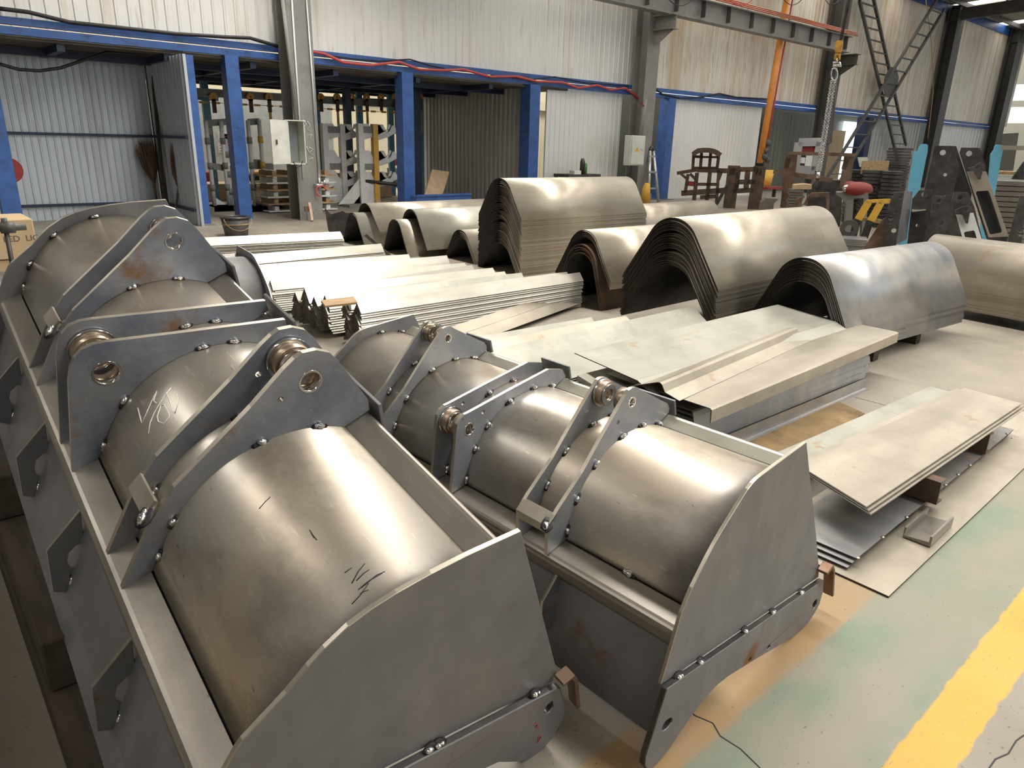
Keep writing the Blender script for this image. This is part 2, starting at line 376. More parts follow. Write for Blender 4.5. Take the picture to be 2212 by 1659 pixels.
tiltC = [(-.331, .822), (-.262, .86), (-.272, .896), (-.562, .899), (-.769, .902), (-.80, .9), (-.828, .89), (-.848, .868), (-.86, .842), (-.869, .80), (-.893, .515), (-.826, .541)]
e1w = [76, 92, 112, 130, 150, 168]
pairs1 = [dict(outer=liftC, w=.621, wb=.757, t=.016, hole=(-.432, .978, .032), pin=(-.508, .945), mat='blue', welds=[80, 105, 150, 166], boss=dict(r=.052, h=.045), stop=((-.255, .885), (-.235, .80)), spacer=[(-.80, .735), (-.83, .70), (-.775, .655)]),
          dict(outer=tiltC, w=1.142, wb=1.297, t=.016, hole=(-.777, .808, .038), pin=None, mat='blue', welds=[84, 99, 142, 166], boss=dict(r=.058, h=.045), stop=((-.262, .90), (-.238, .815))),
          dict(outer=liftC, w=1.673, wb=1.807, t=.016, hole=(-.435, .981, .032), pin=None, mat='blue', welds=[84, 108, 150], boss=dict(r=.037, h=.015), stop=((-.255, .885), (-.235, .80)), spacer=[(-.80, .735), (-.83, .70), (-.775, .655)])]
gus1 = [(-.902, .470), (-.995, .362), (-.998, .212), (-.971, .197), (-.938, .265), (-.950, .285), (-.952, .31), (-.945, .335), (-.925, .352), (-.905, .36)]
B1, SH1 = bucket('largest steel loader bucket, face down in the left foreground, with blue-grey lugs and chalk strokes', F1, 2.429, (-.465, .498), .3473, 68, 172.7, plate1, .012,
    tube=[(-.330, .818), (-.262, .853), (-.225, .76)],
    beam=[(-.826, .540), (-.908, .510), (-.900, .432), (-.87, .425)],
    floor=[(-.885, .445), (-.968, .198), (-1.002, .135)], cutter=cut1, tc=.022, pairs=pairs1, gussets=gus1, gw=(.507, 1.02, 1.51, 2.0), shellmat='shell', tail=(-.8215, .5475), seam_shade=(((-.795, .538), (-.85, .518)), ((-.36, .800), (-.305, .815))))
# ---- second bucket: smaller, flat on the floor
d2 = sight(-428.8, 248.2); P2 = G(1393.8, 1653.9, 0); P2.z = .012
F2 = frame_of(P2, d2)
plate2 = [(.703, .784), (.574, .770), (.409, .752), (.385, .744), (.367, .737), (.345, .724), (.326, .710), (.306, .692), (.289, .674), (.253, .630), (.219, .586), (.185, .545), (.13, .478), (.092, .410), (.031, .257), (1.032, .150), (1.017, .195), (.938, .35)]
plate2 = [(.703, .784), (.574, .771), (.44, .757), (.409, .753), (.385, .746), (.362, .735), (.338, .718), (.31, .695), (.289, .678), (.253, .649), (.219, .618), (.185, .582), (.13, .517), (.092, .454), (.031, .252), (1.032, .148), (1.017, .195), (.938, .35)]
cut2 = dict(poly=[(.029, .251), (-.037, .061), (-.036, .03), (-.02, .005), (0, -.006), (.04, -.006), (.081, .003), (.117, .022), (.187, .058), (.246, .081), (.309, .092), (.386, .086), (.555, .053), (.744, .011), (.84, -.006), (.90, -.010), (.966, -.006), (1.01, .012), (1.04, .036), (1.05, .09), (1.032, .146)],
            holes=[[(.055+.024*math.cos(a), .115+.017*math.sin(a)) for a in [i*PI/6 for i in range(12)]], circle(.99, .06, .02, 12), circle(.65, .055, .009, 10), circle(.52, .075, .009, 10)], welds=[(.10, .243), (.21, .232), (.47, .205), (.65, .186), (.86, .164)], stop=[(1.0, .188), (1.04, .202), (1.056, .18), (1.10, .05)])
lift2 = [(.638, .70), (.698, .730), (.70, .745), (.685, .767), (.512, .858), (.498, .868), (.482, .873), (.465, .874), (.45, .869), (.432, .855), (.394, .823), (.316, .727), (.253, .613), (.093, .49), (.093, .389), (.179, .412)]
lift2 = [(.638, .70), (.698, .730), (.70, .745), (.685, .767), (.512, .858), (.498, .868), (.482, .873), (.465, .874), (.45, .869), (.438, .857), (.394, .81), (.31, .715), (.24, .633), (.134, .537), (.093, .49), (.093, .389), (.179, .412)]
tilt2 = [(.638, .70), (.705, .730), (.682, .764), (.60, .781), (.385, .739), (.199, .70), (.17, .695), (.148, .683), (.136, .665), (.131, .64), (.115, .47), (.108, .395), (.179, .412)]
w2 = [76, 92, 112, 130, 150, 168]
bb2 = dict(r=.043, h=.03)
pairs2 = [dict(outer=lift2, w=.501, wb=.635, t=.014, hole=(.472, .821, .021), pin=(.405, .767), mat='bluegrey', sx=.014, welds=[70, 86, 104, 128, 150, 168], boss=bb2, stop=((.704, .775), (.72, .715)), spacer=[(.125, .525), (.085, .495), (.09, .465)], so=0),
          dict(outer=tilt2, w=1.010, wb=1.127, t=.014, hole=(.193, .631, .027), pin=(.258, .683), mat='bluegrey', sx=.014, welds=[72, 90, 112, 133, 150, 170], boss=dict(r=.048, h=.035), stop=((.702, .775), (.718, .715))),
          dict(outer=lift2, w=1.4955, wb=1.621, t=.014, hole=(.475, .821, .021), pin=None, mat='bluegrey', sx=.014, welds=[72, 90, 112, 140, 160], boss=bb2, stop=((.704, .775), (.72, .715)))]
gus2 = [(.107, .335), (.040, .26), (.035, .14), (.082, .135), (.10, .20), (.09, .225), (.092, .25), (.11, .265)]
B2, SH2 = bucket('smaller steel loader bucket face down beside the painted floor, speckled grey lugs with shiny bosses', F2, 2.077, (.521, .374), .3438, 70, 173.9, plate2, .012,
    tube=[(.640, .695), (.703, .730), (.745, .60)],
    beam=[(.177, .408), (.088, .386), (.103, .320), (.14, .318)],
    floor=[(.120, .33), (.085, .135), (.066, .03)], cutter=cut2, tc=.02, pairs=pairs2, gussets=gus2, gw=(.46, 1.0, 1.55), topmat='beamlight', shellmat='shell', seam_shade=(((.20, .402), (.155, .390)), ((.61, .694), (.665, .690))))
for (a, w0) in ((173, .085),): weld(B2, (.521+.344*math.cos(math.radians(a)), .24, .374+.344*math.sin(math.radians(a))), (-1, 0, .6), 1.3, (0, 1, 0))
# far plate inner welds
for root, (cx, cy), R, L, angs in ((B1, (-.465, .498), .3473, 2.415, (100, 128, 152, 168)), (B2, (.521, .374), .3438, 2.063, (72, 92, 140))):
    for a in angs:
        aa = math.radians(a); weld(root, (cx+(R+.003)*math.cos(aa), L-.004, cy+(R+.003)*math.sin(aa)), (math.cos(aa), -1, math.sin(aa)), 1.1, (-math.sin(aa), 0, math.cos(aa)))
# chalk strokes on the big shell
def shell_hit(F, ctr, R, x, y, off=.0012):
    inv = F.inverted(); o = inv @ EYE; d = (inv.to_3x3() @ sight(x, y))
    ou, ov = o.x-ctr[0], o.z-ctr[1]; A = d.x**2+d.z**2; Bq = 2*(ou*d.x+ov*d.z); C = ou*ou+ov*ov-(R+off)**2
    t = (-Bq-math.sqrt(max(0, Bq*Bq-4*A*C)))/(2*A); return o+d*t
mb = MB()
for st in ([(881,1365),(888,1395),(900,1440),(908,1465),(940,1390),(985,1290),(1003,1258),(992,1290),(982,1320),(1000,1335)], [(1093,1237),(1060,1280),(1020,1340),(985,1400),(960,1460),(950,1528)], [(1065,1265),(1088,1330),(1110,1400),(1134,1455)], [(1065,1280),(1090,1370),(1118,1400),(1135,1340),(1138,1300),(1128,1270)], [(1005,1375),(1020,1350),(1050,1345),(1080,1395),(1085,1420),(1050,1468),(1012,1452),(1005,1420),(1030,1350)]):
    mb.tube([shell_hit(F1, (-.465, .498), .3473, x/2.962, 420+y/2.962) for x, y in st], .0011, 5)
mb.build('chalk_mark', M['chalk'], B1)
# scrape marks near the front end of the big shell
mb = MB()
for st in ([(615,598),(640,580),(655,570)], [(655,655),(690,590),(725,548)], [(690,690),(730,655),(790,610),(835,590)], [(705,680),(760,635),(820,600)], [(655,768),(700,720),(745,655)], [(700,712),(720,700),(745,690)], [(680,640),(720,600),(750,580)], [(425,365),(445,395),(465,420)], [(435,385),(450,408)], [(150,250),(185,210),(212,185)]):
    mb.tube([shell_hit(F1, (-.465, .498), .3473, 500+x/2.5175, 1000+y/2.5175, .0004) for x, y in st], .0012, 4)
mb.build('scrape_mark', M['scorch'], B1)
# red paint marks on the near side cutter of the big bucket
mb = MB(); F1i = F1.inverted()
def cut_hit(x, y):
    o = F1i @ EYE; d = F1i.to_3x3() @ sight(x, y); t = (-.0232-o.y)/d.y; return o+d*t
for st in ([(320,1372),(335,1365),(345,1372),(330,1390),(350,1398),(352,1405)], [(345,1480),(350,1455),(362,1440),(368,1450),(355,1475),(335,1495)]):
    mb = MB(); mb.tube([cut_hit(1050+x/3.08, 1120+y/3.08) for x, y in st], .0013, 4); mb.build('paint_mark', M['redcable'], B1)
# timber under the cutting edge of the big bucket, and the pallet stack under its far end
slp = None
for k, (y0, y1, z0, x0) in enumerate(((1.02, 3.35, 0, .10), (2.02, 3.40, .165, .11), (2.86, 3.42, .33, .105))):
    tm = MB(); tm.bx(x0, x0+.24, y0, y1, z0, z0+.163)
    solo('timber_sleeper', tm, M['timber'], ['dark knotty timber sleeper on the floor under the long lower edge of the large bucket', 'dark timber sleeper lying on the bottom one, propping up the large bucket', 'short dark timber sleeper topmost under the far left corner of the large bucket'][k], 'timber', 'timbers propping the large bucket', bevel=.006)
tm = MB(); tm.bx(.55, 1.1, 3.25, 3.42, 0, .40); solo('timber_block', tm, M['timber'], 'dark timber block under the far end of the large bucket', 'timber', bevel=.006)
# ------------------------------------------------------------------ stacks of arched (U bent) plates
def uprof(hw, h, R, n=14):
    lo, hi = math.radians(30), math.radians(89)
    f = lambda p: (hw-R*math.sin(p))*math.sin(p)-(h-R+R*math.cos(p))*math.cos(p)
    for _ in range(60):
        mid = (lo+hi)/2
        if f(mid) > 0: hi = mid
        else: lo = mid
    p = (lo+hi)/2
    top = [(R*math.sin(-p+2*p*i/n), -R+R*math.cos(-p+2*p*i/n)) for i in range(n+1)]
    return [(-hw, -h)]+top+[(hw, -h)]
def yzx(a, b, c): return (c, a, b)
def ustack(x0, yc, ztop, L, hw, h, R, pitches, az, label, group, toplabel, mats=('sheet', 'oxide'), t=.0055, jit=.012, jz=0.0, topmat=None):
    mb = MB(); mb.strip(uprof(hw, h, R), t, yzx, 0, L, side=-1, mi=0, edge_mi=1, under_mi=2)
    proto = mb.build('arched_plate', [M[mats[0]], M[mats[1]], M['scale']])  # last slot: undersides painted near-black to stand in for shade inside the arch
    z = ztop
    for i in range(len(pitches)+1):
        o = proto if i == 0 else proto.copy()
        if i: COL.objects.link(o); z -= pitches[i-1]
        o.location = (x0+(random.uniform(-jit, jit) if i else 0), yc+random.uniform(-jit, jit)*.5, z); o.rotation_euler = (0, 0, math.radians(90-az)+(random.uniform(-.004, .004) if i else 0))
        if i == 0: tag(o, toplabel, 'steel plate', group)
        else: tag(o, label, 'steel plate', group)
    return proto
def blocks(y, x0, x1, hw, h, label, n=2):
    """dunnage under a stack"""
    for i in range(n):
        x = x0+(x1-x0)*(i+.5)/n if n > 1 else (x0+x1)/2
        mb = MB(); mb.bx(x-.05, x+.05, y-hw, y+hw, 0, h); solo('timber_bearer', mb, M['timber'], label, 'timber', 'timber bearers under the arched plates')
P4 = [.0165+random.uniform(-.002, .002)+(.035 if i == 29 else .012 if i in (4, 17, 22) else 0) for i in range(46)]
ustack(6.2, 7.30, 1.213, 2.42, .46, .50, .26, P4, 92, 'bent steel plate within the tallest stack of nested arched plates', 'arched plates in the tallest stack', 'topmost plate of the tallest stack of arched steel plates, near the white wall panel')
P7 = [.0125+random.uniform(-.002, .002)+(.022 if i in (8, 18) else 0) for i in range(28)]
ustack(5.1, 3.715, 1.083, 2.62, .50, .545, .27, P7, 88.7, 'bent steel plate within the big stack in the middle of the floor', 'arched plates in the big middle stack', 'top plate of the big middle stack of arched steel plates, with a bluish heat band')
blocks(3.71, 5.2, 7.6, .5, .075, 'timber bearer under the big middle stack of arched plates')
P8 = [.012+random.uniform(-.0015, .0015) for i in range(15)]
ustack(5.5, 2.70, .845, 2.15, .43, .52, .26, P8, 94.5, 'bent steel plate within the stack with a small plate leaning on it', 'arched plates in the stack beside the open floor', 'bluish top plate of the arched stack beside the open floor', mats=('sheetblue', 'oxide'))
blocks(2.66, 5.6, 7.4, .42, .12, 'timber bearer under the arched stack beside the open floor')
# small plate resting on the flank, and the long lip it stands on
dq = sight(1941, 703); sq = (2.262+(CAMH-.33)*.41)/(dq.y-.41*dq.z); pq = EYE+dq*sq
mb = MB(); mb.box((0, 0, 0), (.17, .007, .15)); mb.box((0, -.022, .072), (.17, .05, .007))
o = solo('small_bracket_plate', mb, M['brown'], 'small brown bent steel plate leaning on the bluish arched plate', 'steel plate', base=(0, 0, 0)); o.location = pq+Vector((0, -.006, 0)); o.rotation_euler = (-.38, 0, -.08)
P6 = [.010+random.uniform(-.001, .001) for i in range(7)]
ustack(5.6, 5.20, .80, 1.9, .42, .50, .22, P6, 92, 'bent steel plate in the low stack resting over rusty ribs', 'arched plates over the rusty ribs', 'top plate of the low arched stack resting over the rusty curved ribs')
Pr = [.028, .024, .03]
ustack(5.55, 5.19, .655, 1.0, .345, .60, .215, Pr, 92, 'rusty brown curved rib under the low arched stack', 'rusty ribs under the low stack', 'topmost rusty brown curved rib under the low arched stack', mats=('rusty', 'rusty'), t=.014)
P3 = [.0135+random.uniform(-.001, .001) for i in range(8)]
ustack(6.3, 8.29, .445, 2.2, .43, .48, .23, P3[:8], 92, 'bent steel plate in the small stack just left of the tallest stack', 'arched plates beside the tallest stack', 'top plate of the small arched stack just left of the tallest stack', mats=('sheet', 'oxide'))
ustack(6.05, 9.19, .675, 2.6, .45, .54, .23, [.02], 92, 'second arched plate beneath the upper one, behind the angle bars', 'arched plates in the second pair', 'upper arched plate of the second pair behind the angle bars', mats=('sheet2', 'oxide'))
ustack(5.85, 9.32, .52, .55, .39, .53, .20, [], 92, '', 'arched plates in the second pair', 'short arched rib standing at the front of the second pair of plates', mats=('sheet', 'oxide'), t=.02)
ustack(6.05, 10.52, .66, 2.6, .45, .42, .23, [.02], 91, 'second arched plate beneath the farthest upper one', 'arched plates in the farthest pair', 'upper arched plate of the farthest pair, nearest the blue posts', mats=('sheet', 'oxide'))
ustack(5.85, 10.58, .51, 2.2, .40, .52, .20, [.02], 91, 'inner arched plate of the farthest lower pair', 'arched plates in the farthest pair', 'lower arched plate standing under the farthest upper one', mats=('sheet2', 'oxide'), t=.012)
# stack whose nested ends face right, behind the tallest stack
P5 = [.028+random.uniform(-.003, .003) for i in range(9)]
e5 = Wy(1525, 432, 9.4)
ustack(e5.x-3.2, 9.4, e5.z+.0, 3.2, .50, .52, .28, P5, 91.5, 'bent steel plate in the stack behind the tallest one, ends facing right', 'arched plates in the stack behind', 'top plate of the stack behind the tallest one, nested ends facing right', jit=.02)
# stack turned across the aisle on the right
P9 = [.0145+random.uniform(-.002, .002) for i in range(14)]
e9 = Xx(1950, 519, 8.45)
c9 = ustack(8.45, -.35, .80, 3.3, .38, .50, .24, P9, 8.2, 'bent steel plate in the stack lying across at the right edge', 'arched plates across the right edge', 'top plate of the arched stack lying across at the right edge of the floor', mats=('sheet', 'oxide'))
# ------------------------------------------------------------------ nested angle bars
def vprof(a, half): return [(-a*math.sin(half), -a*math.cos(half)), (0, 0), (a*math.sin(half), -a*math.cos(half))]
def vstack(A, B, z, a, half, n, pitch, label, group, toplabel, mats=('angle', 'oxide'), jit=.02, t=None):
    t = pitch*math.sin(half)*.94
    A = Vector(A); B = Vector(B); D = B-A; L = D.length; az = math.atan2(D.y, D.x)
    mb = MB(); mb.strip(vprof(a, half), t, yzx, 0, L, side=-1, mi=0, edge_mi=1, smooth=False, long_mi=2)
    proto = mb.build('angle_bar', [M[mats[0]], M[mats[1]], M['sheared']]); nx = Vector((-D.y, D.x, 0)).normalized()
    for i in range(n):
        o = proto if i == 0 else proto.copy()
        if i: COL.objects.link(o)
        k = random.uniform(-jit, jit) if i else 0
        o.location = Vector((A.x, A.y, z-i*pitch))+D.normalized()*k+nx*random.uniform(-.004, .004); o.rotation_euler = (0, 0, az)
        tag(o, toplabel if i == 0 else label, 'angle bar', group)
h45 = math.radians(38)
def vv(l, r, z, **k): return vstack(G(l[0], l[1], z), G(r[0], r[1], z), z, **k)
vv((770.4, 653.7), (1252, 588), .37, a=.105, half=h45, n=15, pitch=.0195, label='angle bar nested in the nearest long stack', group='angle bars in the nearest stack', toplabel='top bar of the nearest nested angle-bar stack, brightly lit')
vv((747.4, 647.9), (1224.4, 587), .375, a=.095, half=h45, n=14, pitch=.021, label='angle bar nested in the second stack behind the nearest one', group='angle bars in the second stack', toplabel='top bar of the second nested angle-bar stack')
vv((701.3, 637), (1127, 589), .37, a=.14, half=h45, n=11, pitch=.022, label='angle bar nested in the third stack, wide dusty top bar', group='angle bars in the third stack', toplabel='dusty brownish top bar of the third angle-bar stack with pale smears', mats=('sheet2', 'oxide'))
vv((677.8, 640.2), (1090, 586), .34, a=.10, half=h45, n=11, pitch=.022, label='angle bar nested in the narrow fourth stack', group='angle bars in the fourth stack', toplabel='top bar of the narrow fourth angle-bar stack, between the dusty and the wide bright one')
vv((657.4, 621.2), (1065, 578.4), .39, a=.16, half=h45, n=12, pitch=.020, label='angle bar nested in the fifth stack under a wide white-lit bar', group='angle bars in the fifth stack', toplabel='wide glaring top bar of the fifth angle-bar stack')
vv((636.5, 630), (1020, 572), .33, a=.11, half=math.radians(30), n=7, pitch=.03, label='angle bar nested in the sixth stack above a small channel', group='angle bars in the sixth stack', toplabel='top bar of the sixth angle-bar stack, above a small channel', jit=.03)
vv((583, 604), (1004, 567.6), .34, a=.12, half=h45, n=11, pitch=.021, label='angle bar nested in the seventh stack beside the half-hidden bucket', group='angle bars in the seventh stack', toplabel='top bar of the seventh angle-bar stack', mats=('sheet2', 'oxide'))
vv((566, 585), (965, 551.5), .36, a=.15, half=h45, n=12, pitch=.02, label='angle bar nested in the eighth stack with a bright flat top bar', group='angle bars in the eighth stack', toplabel='bright top bar of the eighth angle-bar stack, ending before the small dark arch')
vv((556, 572), (883, 549), .33, a=.12, half=h45, n=10, pitch=.021, label='angle bar nested in the ninth stack', group='angle bars in the ninth stack', toplabel='top bar of the ninth angle-bar stack', mats=('sheet2', 'oxide'))
vv((486, 554), (823, 526), .36, a=.13, half=h45, n=11, pitch=.021, label='angle bar nested in the tenth stack, tops pinkish and blue', group='angle bars in the tenth stack', toplabel='pinkish top bar of the tenth angle-bar stack')
vv((441.5, 513), (735, 500), .36, a=.15, half=math.radians(50), n=12, pitch=.021, label='angle bar nested in the farthest grey stack', group='angle bars in the farthest stack', toplabel='top bar of the farthest grey angle-bar stack, near the pail', mats=('sheet2', 'oxide'))
# short plank lying on the third stack and channel under the sixth
mb = MB(); mb.bx(-.14, .14, -.045, .045, 0, .02); o = solo('short_plank', mb, M['wood'], 'short broken wooden plank lying over the dusty third stack of angle bars', 'plank', base=(0, 0, 0)); o.location = G(733, 655, .37); o.rotation_euler = (.35, 0, -.1)
mb = MB(); mb.strip([(-.07, .10), (-.07, 0), (.07, 0), (.07, .03)], .006, yzx, 0, 1.2, side=1, smooth=False); o = solo('steel_channel', mb, [M['sheet2']], 'short grey channel section lying under the sixth angle-bar stack', 'steel channel', base=(0, 0, 0)); o.location = G(640, 668, .11); o.rotation_euler = (0, 0, -.03)
# ------------------------------------------------------------------ press-bent sheets between the buckets and the arched stacks
def sheet(name, prof, t, p0, az, L, mats, label, cat, group=None, side=-1, smooth=False, bev=0):
    mb = MB(); mb.strip(prof, t, yzx, 0, L, side=side, mi=0, edge_mi=1 if len(mats) > 1 else 0, smooth=smooth)
    o = mb.build(name, [M[m] for m in mats]); o.location = p0; o.rotation_euler = (0, 0, az); return tag(o, label, cat, group)
# nested wide angles left of the centre pile
zA = .40; a0 = G(1058, 757, zA); a1 = G(1496, 661, zA); Dv = (a1-a0); azA = math.atan2(Dv.y, Dv.x); LA = Dv.length
for i in range(11):
    if i == 0: lb = 'big grey-green bent sheet topmost of the nested sheets beside the smaller bucket'
    else: lb = 'bent sheet nested beneath the big grey-green one beside the second bucket'
    sheet('bent_sheet', [(.13, -.05), (0, 0), (-.30, -.20)], .006, a0+Vector((-.02*i*random.random(), 0, -.016*i)), azA, LA, ('sheet2', 'oxide'), lb, 'steel sheet', 'bent sheets nested beside the second bucket', side=1)
s0 = G(1041, 739, .36); s1 = G(1352, 684, .36); D2 = s1-s0
sheet('bent_sheet', [(.07, -.03), (0, 0), (-.09, -.05)], .006, s0, math.atan2(D2.y, D2.x), D2.length, ('sheet', 'oxide'), 'narrow brownish strip with rust cracks behind the big grey-green sheet', 'steel strip')
s0 = G(1021, 731, .30); s1 = G(1278, 687, .30); D2 = s1-s0
for i in range(4):
    sheet('steel_strip', [(.06, -.06), (0, 0), (-.05, -.05)], .006, s0+Vector((0, -.012*i, -.022*i)), math.atan2(D2.y, D2.x), D2.length, ('sheet2', 'oxide'), 'pale strip at the back of the nested bent sheets' if i else 'topmost pale strip at the back of the nested bent sheets', 'steel strip', 'pale strips behind the bent sheets')
s0 = G(985, 733, .22); s1 = G(1259, 683, .02); D2 = Vector((s1.x, s1.y, 0))-Vector((s0.x, s0.y, 0))
sheet('bottom_angle', [(.10, .05), (0, 0), (-.02, 0), (-.12, -.06)], .007, G(930, 745, .10), math.atan2(D2.y, D2.x)+.02, 2.6, ('sheet', 'oxide'), 'tan flange of the lowest bar sticking out under the nearest angle-bar stack', 'angle bar')
# edges of the pile under the big sheets (seen end-on between bucket lugs)
for i in range(16):
    p = G(1232, 862, .30-.013*i)
    sheet('folded_sheet', [(.22, .04), (0, 0), (-.02, -.012)], .0115, Vector((2.95+.004*(i % 3), 2.52, .30-.013*i)), -.03, 2.6, ('sheet2', 'sheared'), 'folded sheet in the tight pile below the large top sheets' if i else 'topmost folded sheet of the tight pile below the large top sheets', 'steel sheet', 'folded sheets in the tight pile')
# flanged sheets of the centre pile: stack, the top one skewed
for i in range(9):
    z = .33-.027*i; q = Vector((3.16-.03*(i > 0)+.02*random.random(), 2.04+.012*random.random(), z-.02*(i > 0)))
    if i == 0:
        p0 = G(535, 965, 0); b0 = G(1400+535/3.95, 640+965/3.95, .345); b1 = G(1400+2130/3.95, 640+310/3.95, .345); Db = b1-b0
        sheet('flanged_sheet', [(.72, .01), (.005, 0), (0, -.004), (-.004, -.075)], .005, b0, math.atan2(Db.y, Db.x), Db.length, ('sheet', 'oxide'), 'wide tan flanged sheet lying skewed on the centre pile, folded lip towards the aisle', 'steel sheet', 'flanged sheets in the centre pile')
    else:
        sheet('flanged_sheet', [(.60, .0), (.005, 0), (0, -.004), (-.012, -.05)], .005, q, random.uniform(-.02, .012), 2.15+random.uniform(-.05, .05), ('sheetblue', 'oxide'), 'flanged sheet in the centre pile beneath the skewed tan one', 'steel sheet', 'flanged sheets in the centre pile')
# the two sheets on top: big folded sheet and a Z strip
k0 = G(1241, 762, .44); k1 = G(1681, 650, .47); Dk = k1-k0; azk = math.atan2(Dk.y, Dk.x)
sheet('folded_sheet', [(.0, 0), (-.50, -.045), (-.62, -.10)], .006, k0, azk, Dk.length, ('sheet2', 'oxide'), 'largest grey-green sheet on top of the centre pile with a bent front edge', 'steel sheet', side=1)
z0 = G(1424, 838, .395); z1 = G(1716, 716, .395); Dz = z1-z0
sheet('z_strip', [(.17, -.035), (.015, .025), (.0, .027), (-.012, .02), (-.035, -.02), (-.13, -.045)], .005, z0, math.atan2(Dz.y, Dz.x), Dz.length, ('sheet', 'oxide'), 'Z-bent strip with a dotted weld line lying on the tan sheet of the centre pile', 'steel strip')
# brown H section end under the tan sheet
mb = MB(); mb.bx(0, 1.8, -.05, .05, 0, .012); mb.bx(0, 1.8, -.05, .05, .10, .112); mb.bx(0, 1.8, -.005, .005, .012, .10)
o = solo('steel_joist', mb, M['brown'], 'brown steel joist under the centre pile, its end showing beside the second bucket', 'joist', base=(0, 0, 0)); o.location = (3.06, 2.28, .0)
mb = MB(); mb.bx(0, 2.1, -.02, .02, 0, .05); o = solo('wooden_batten', mb, M['timber'], 'long dark wooden batten under the front edge of the centre pile', 'batten', base=(0, 0, 0)); o.location = (3.3, 2.06, 0)
# L strip on the floor
l0 = G(1572, 944, .07); l1 = G(1871, 820, .07); Dl = l1-l0
sheet('angle_strip', [(.0, .0), (0, -.075), (-.012, -.08), (-.035, -.08)], .004, l0+Vector((0, 0, .012)), math.atan2(Dl.y, Dl.x), Dl.length, ('sheetblue', 'edge'), 'single blue-grey angle strip with small tack marks on the floor beside the centre pile', 'angle bar', side=1)
mb = MB(); mb.prism([(v.x, v.y) for v in (G(1600, 962, .004), G(1812, 868, .004), G(1868, 893, .004), G(1700, 990, .004))], XYZ, .001, .005); solo('stained_board', mb, M['stain'], 'brown stained board on the floor between the angle strip and the flat channels', 'board')
# channel stack, long flat
c0 = G(1650, 972, .115); c1 = G(1966, 840, .115); Dc = c1-c0; azc = math.atan2(Dc.y, Dc.x)
for i in range(5):
    mb = MB(); mb.prism([(0, 0), (2.1, 0), (2.1, -.17), (0, -.17)], XYZ, -.019, 0, edge_mi=1)
    o = mb.build('flat_channel', [M['sheet2'], M['oxide']]); o.location = Vector((3.2, 1.665+.003*(i % 2), .115-.02*i)); o.rotation_euler = (0, 0, azc); tag(o, 'long narrow flat channel in the low stack behind the wide plates' if i else 'topmost narrow flat channel of the low stack behind the wide plates', 'steel channel', 'flat channels in the low stack')
mb = MB(); mb.bx(0, 2.0, -.02, .02, 0, .02); o = solo('square_bar', mb, M['sheet'], 'tan square bar between the narrow channels and the wide plates', 'steel bar', base=(0, 0, 0)); o.location = (3.15, 1.44, .17); o.rotation_euler = (0, -.0, azc)
# three wide plates on channels
for i in range(3):
    mb = MB(); z = .205-.013*i; dx = (0, -.03, -.06)[i]
    a, b, c, d = [G(1500+x/3.0716, 800+y/3.0716, .205) for x, y in ((700, 640), (1140, 912), (2170, 225), (1790, 122))]
    pts = [Vector((q.x, q.y, 0)) for q in (a, b, c, d)]; ctr = sum(pts, Vector())/4
    mb.prism([(q.x, q.y) for q in pts], lambda u, v, w: (u, v, w), 0, .006, edge_mi=1)
    o = solo('wide_plate', mb, [M['sheet'], M['sheetblue']], ['topmost wide tan plate, glowing in the light, on steel channels near the green floor', 'middle wide plate of the three on steel channels', 'lowest wide plate of the three on steel channels'][i], 'steel plate', 'wide plates on channels', base=(ctr.x, ctr.y, 0))
    o.location = (ctr.x+dx+.03*i, ctr.y-.012*i, z)
def channel(pz, length, w, h, rot, label, up=False, mat='dark'):
    mb = MB()
    mb.strip([(-w/2, h), (-w/2, 0), (w/2, 0), (w/2, h)], .009, yzx, -length/2, length/2, side=1, smooth=False)
    o = solo('channel_offcut', mb, M[mat], label, 'steel channel', base=(0, 0, 0)); o.location = pz; o.rotation_euler = rot; return o
for k, (x, y0) in enumerate(((3.56, .915), (4.44, .965))):
    mb = MB(); mb.strip([(.07, 0), (0, 0), (0, .118), (.07, .118)], .009, lambda a, b, cc: (x+a, cc, b+.054), y0, 1.36, side=-1, smooth=False)
    solo('channel_prop', mb, M['rusty'], ['dark rust-mottled channel propping the near end of the wide plates', 'dark channel propping the far end of the wide plates'][k], 'steel channel')
channel((3.345, .868, .012), .28, .115, .05, (0, 0, .02), 'short U channel offcut lying open side up on the bottom sheet', mat='beam')
for i in range(3):
    mb = MB(); q = [G(1500+x/3.0716, 800+y/3.0716, .045) for x, y in ((1080, 1275), (760, 1080), (2130, 330), (2260, 380))]
    pl = [(2.80, .955), (2.80, 1.30), (5.05, 1.33), (5.05, .985)]
    mb.prism([(a, b) for a, b in pl], XYZ, 0, .005, edge_mi=1)
    o = solo('floor_sheet', mb, [M['sheetblue'], M['oxide']], 'sheet in the low trio under the wide plates' if i else 'topmost sheet of the low trio under the wide plates, with tacked washers along its edge', 'steel sheet', 'low sheets under the wide plates', base=(3.9, 1.1, 0)); o.location = (3.9-.03*i, 1.1+.004*i, .04-.012*i)
    if i == 0:
        for x, y in ((1085,1245),(1250,1108),(1410,975),(1665,760),(1750,692),(1830,630),(2075,420),(2110,450)):
            w_ = G(1500+x/3.0716, 800+y/3.0716, .046); m2 = MB(); m2.blob((w_.x-3.9, w_.y-1.1, .007), (.012, .009, .004), 0, None, 7, 4, .2); m2.build('weld_bead', M['edge'], o)
mb = MB(); q = [G(1500+x/3.0716, 800+y/3.0716, 0) for x, y in ((1310, 1505), (820, 1262))]
mb.prism([(2.69, .775), (2.69, 1.36), (5.6, 1.40), (5.6, .80)], XYZ, 0.002, .009, edge_mi=1)
solo('base_sheet', mb, [M['sheet'], M['oxide']], 'largest thin sheet flat on the floor under the low trio, one corner over green paint', 'steel sheet')
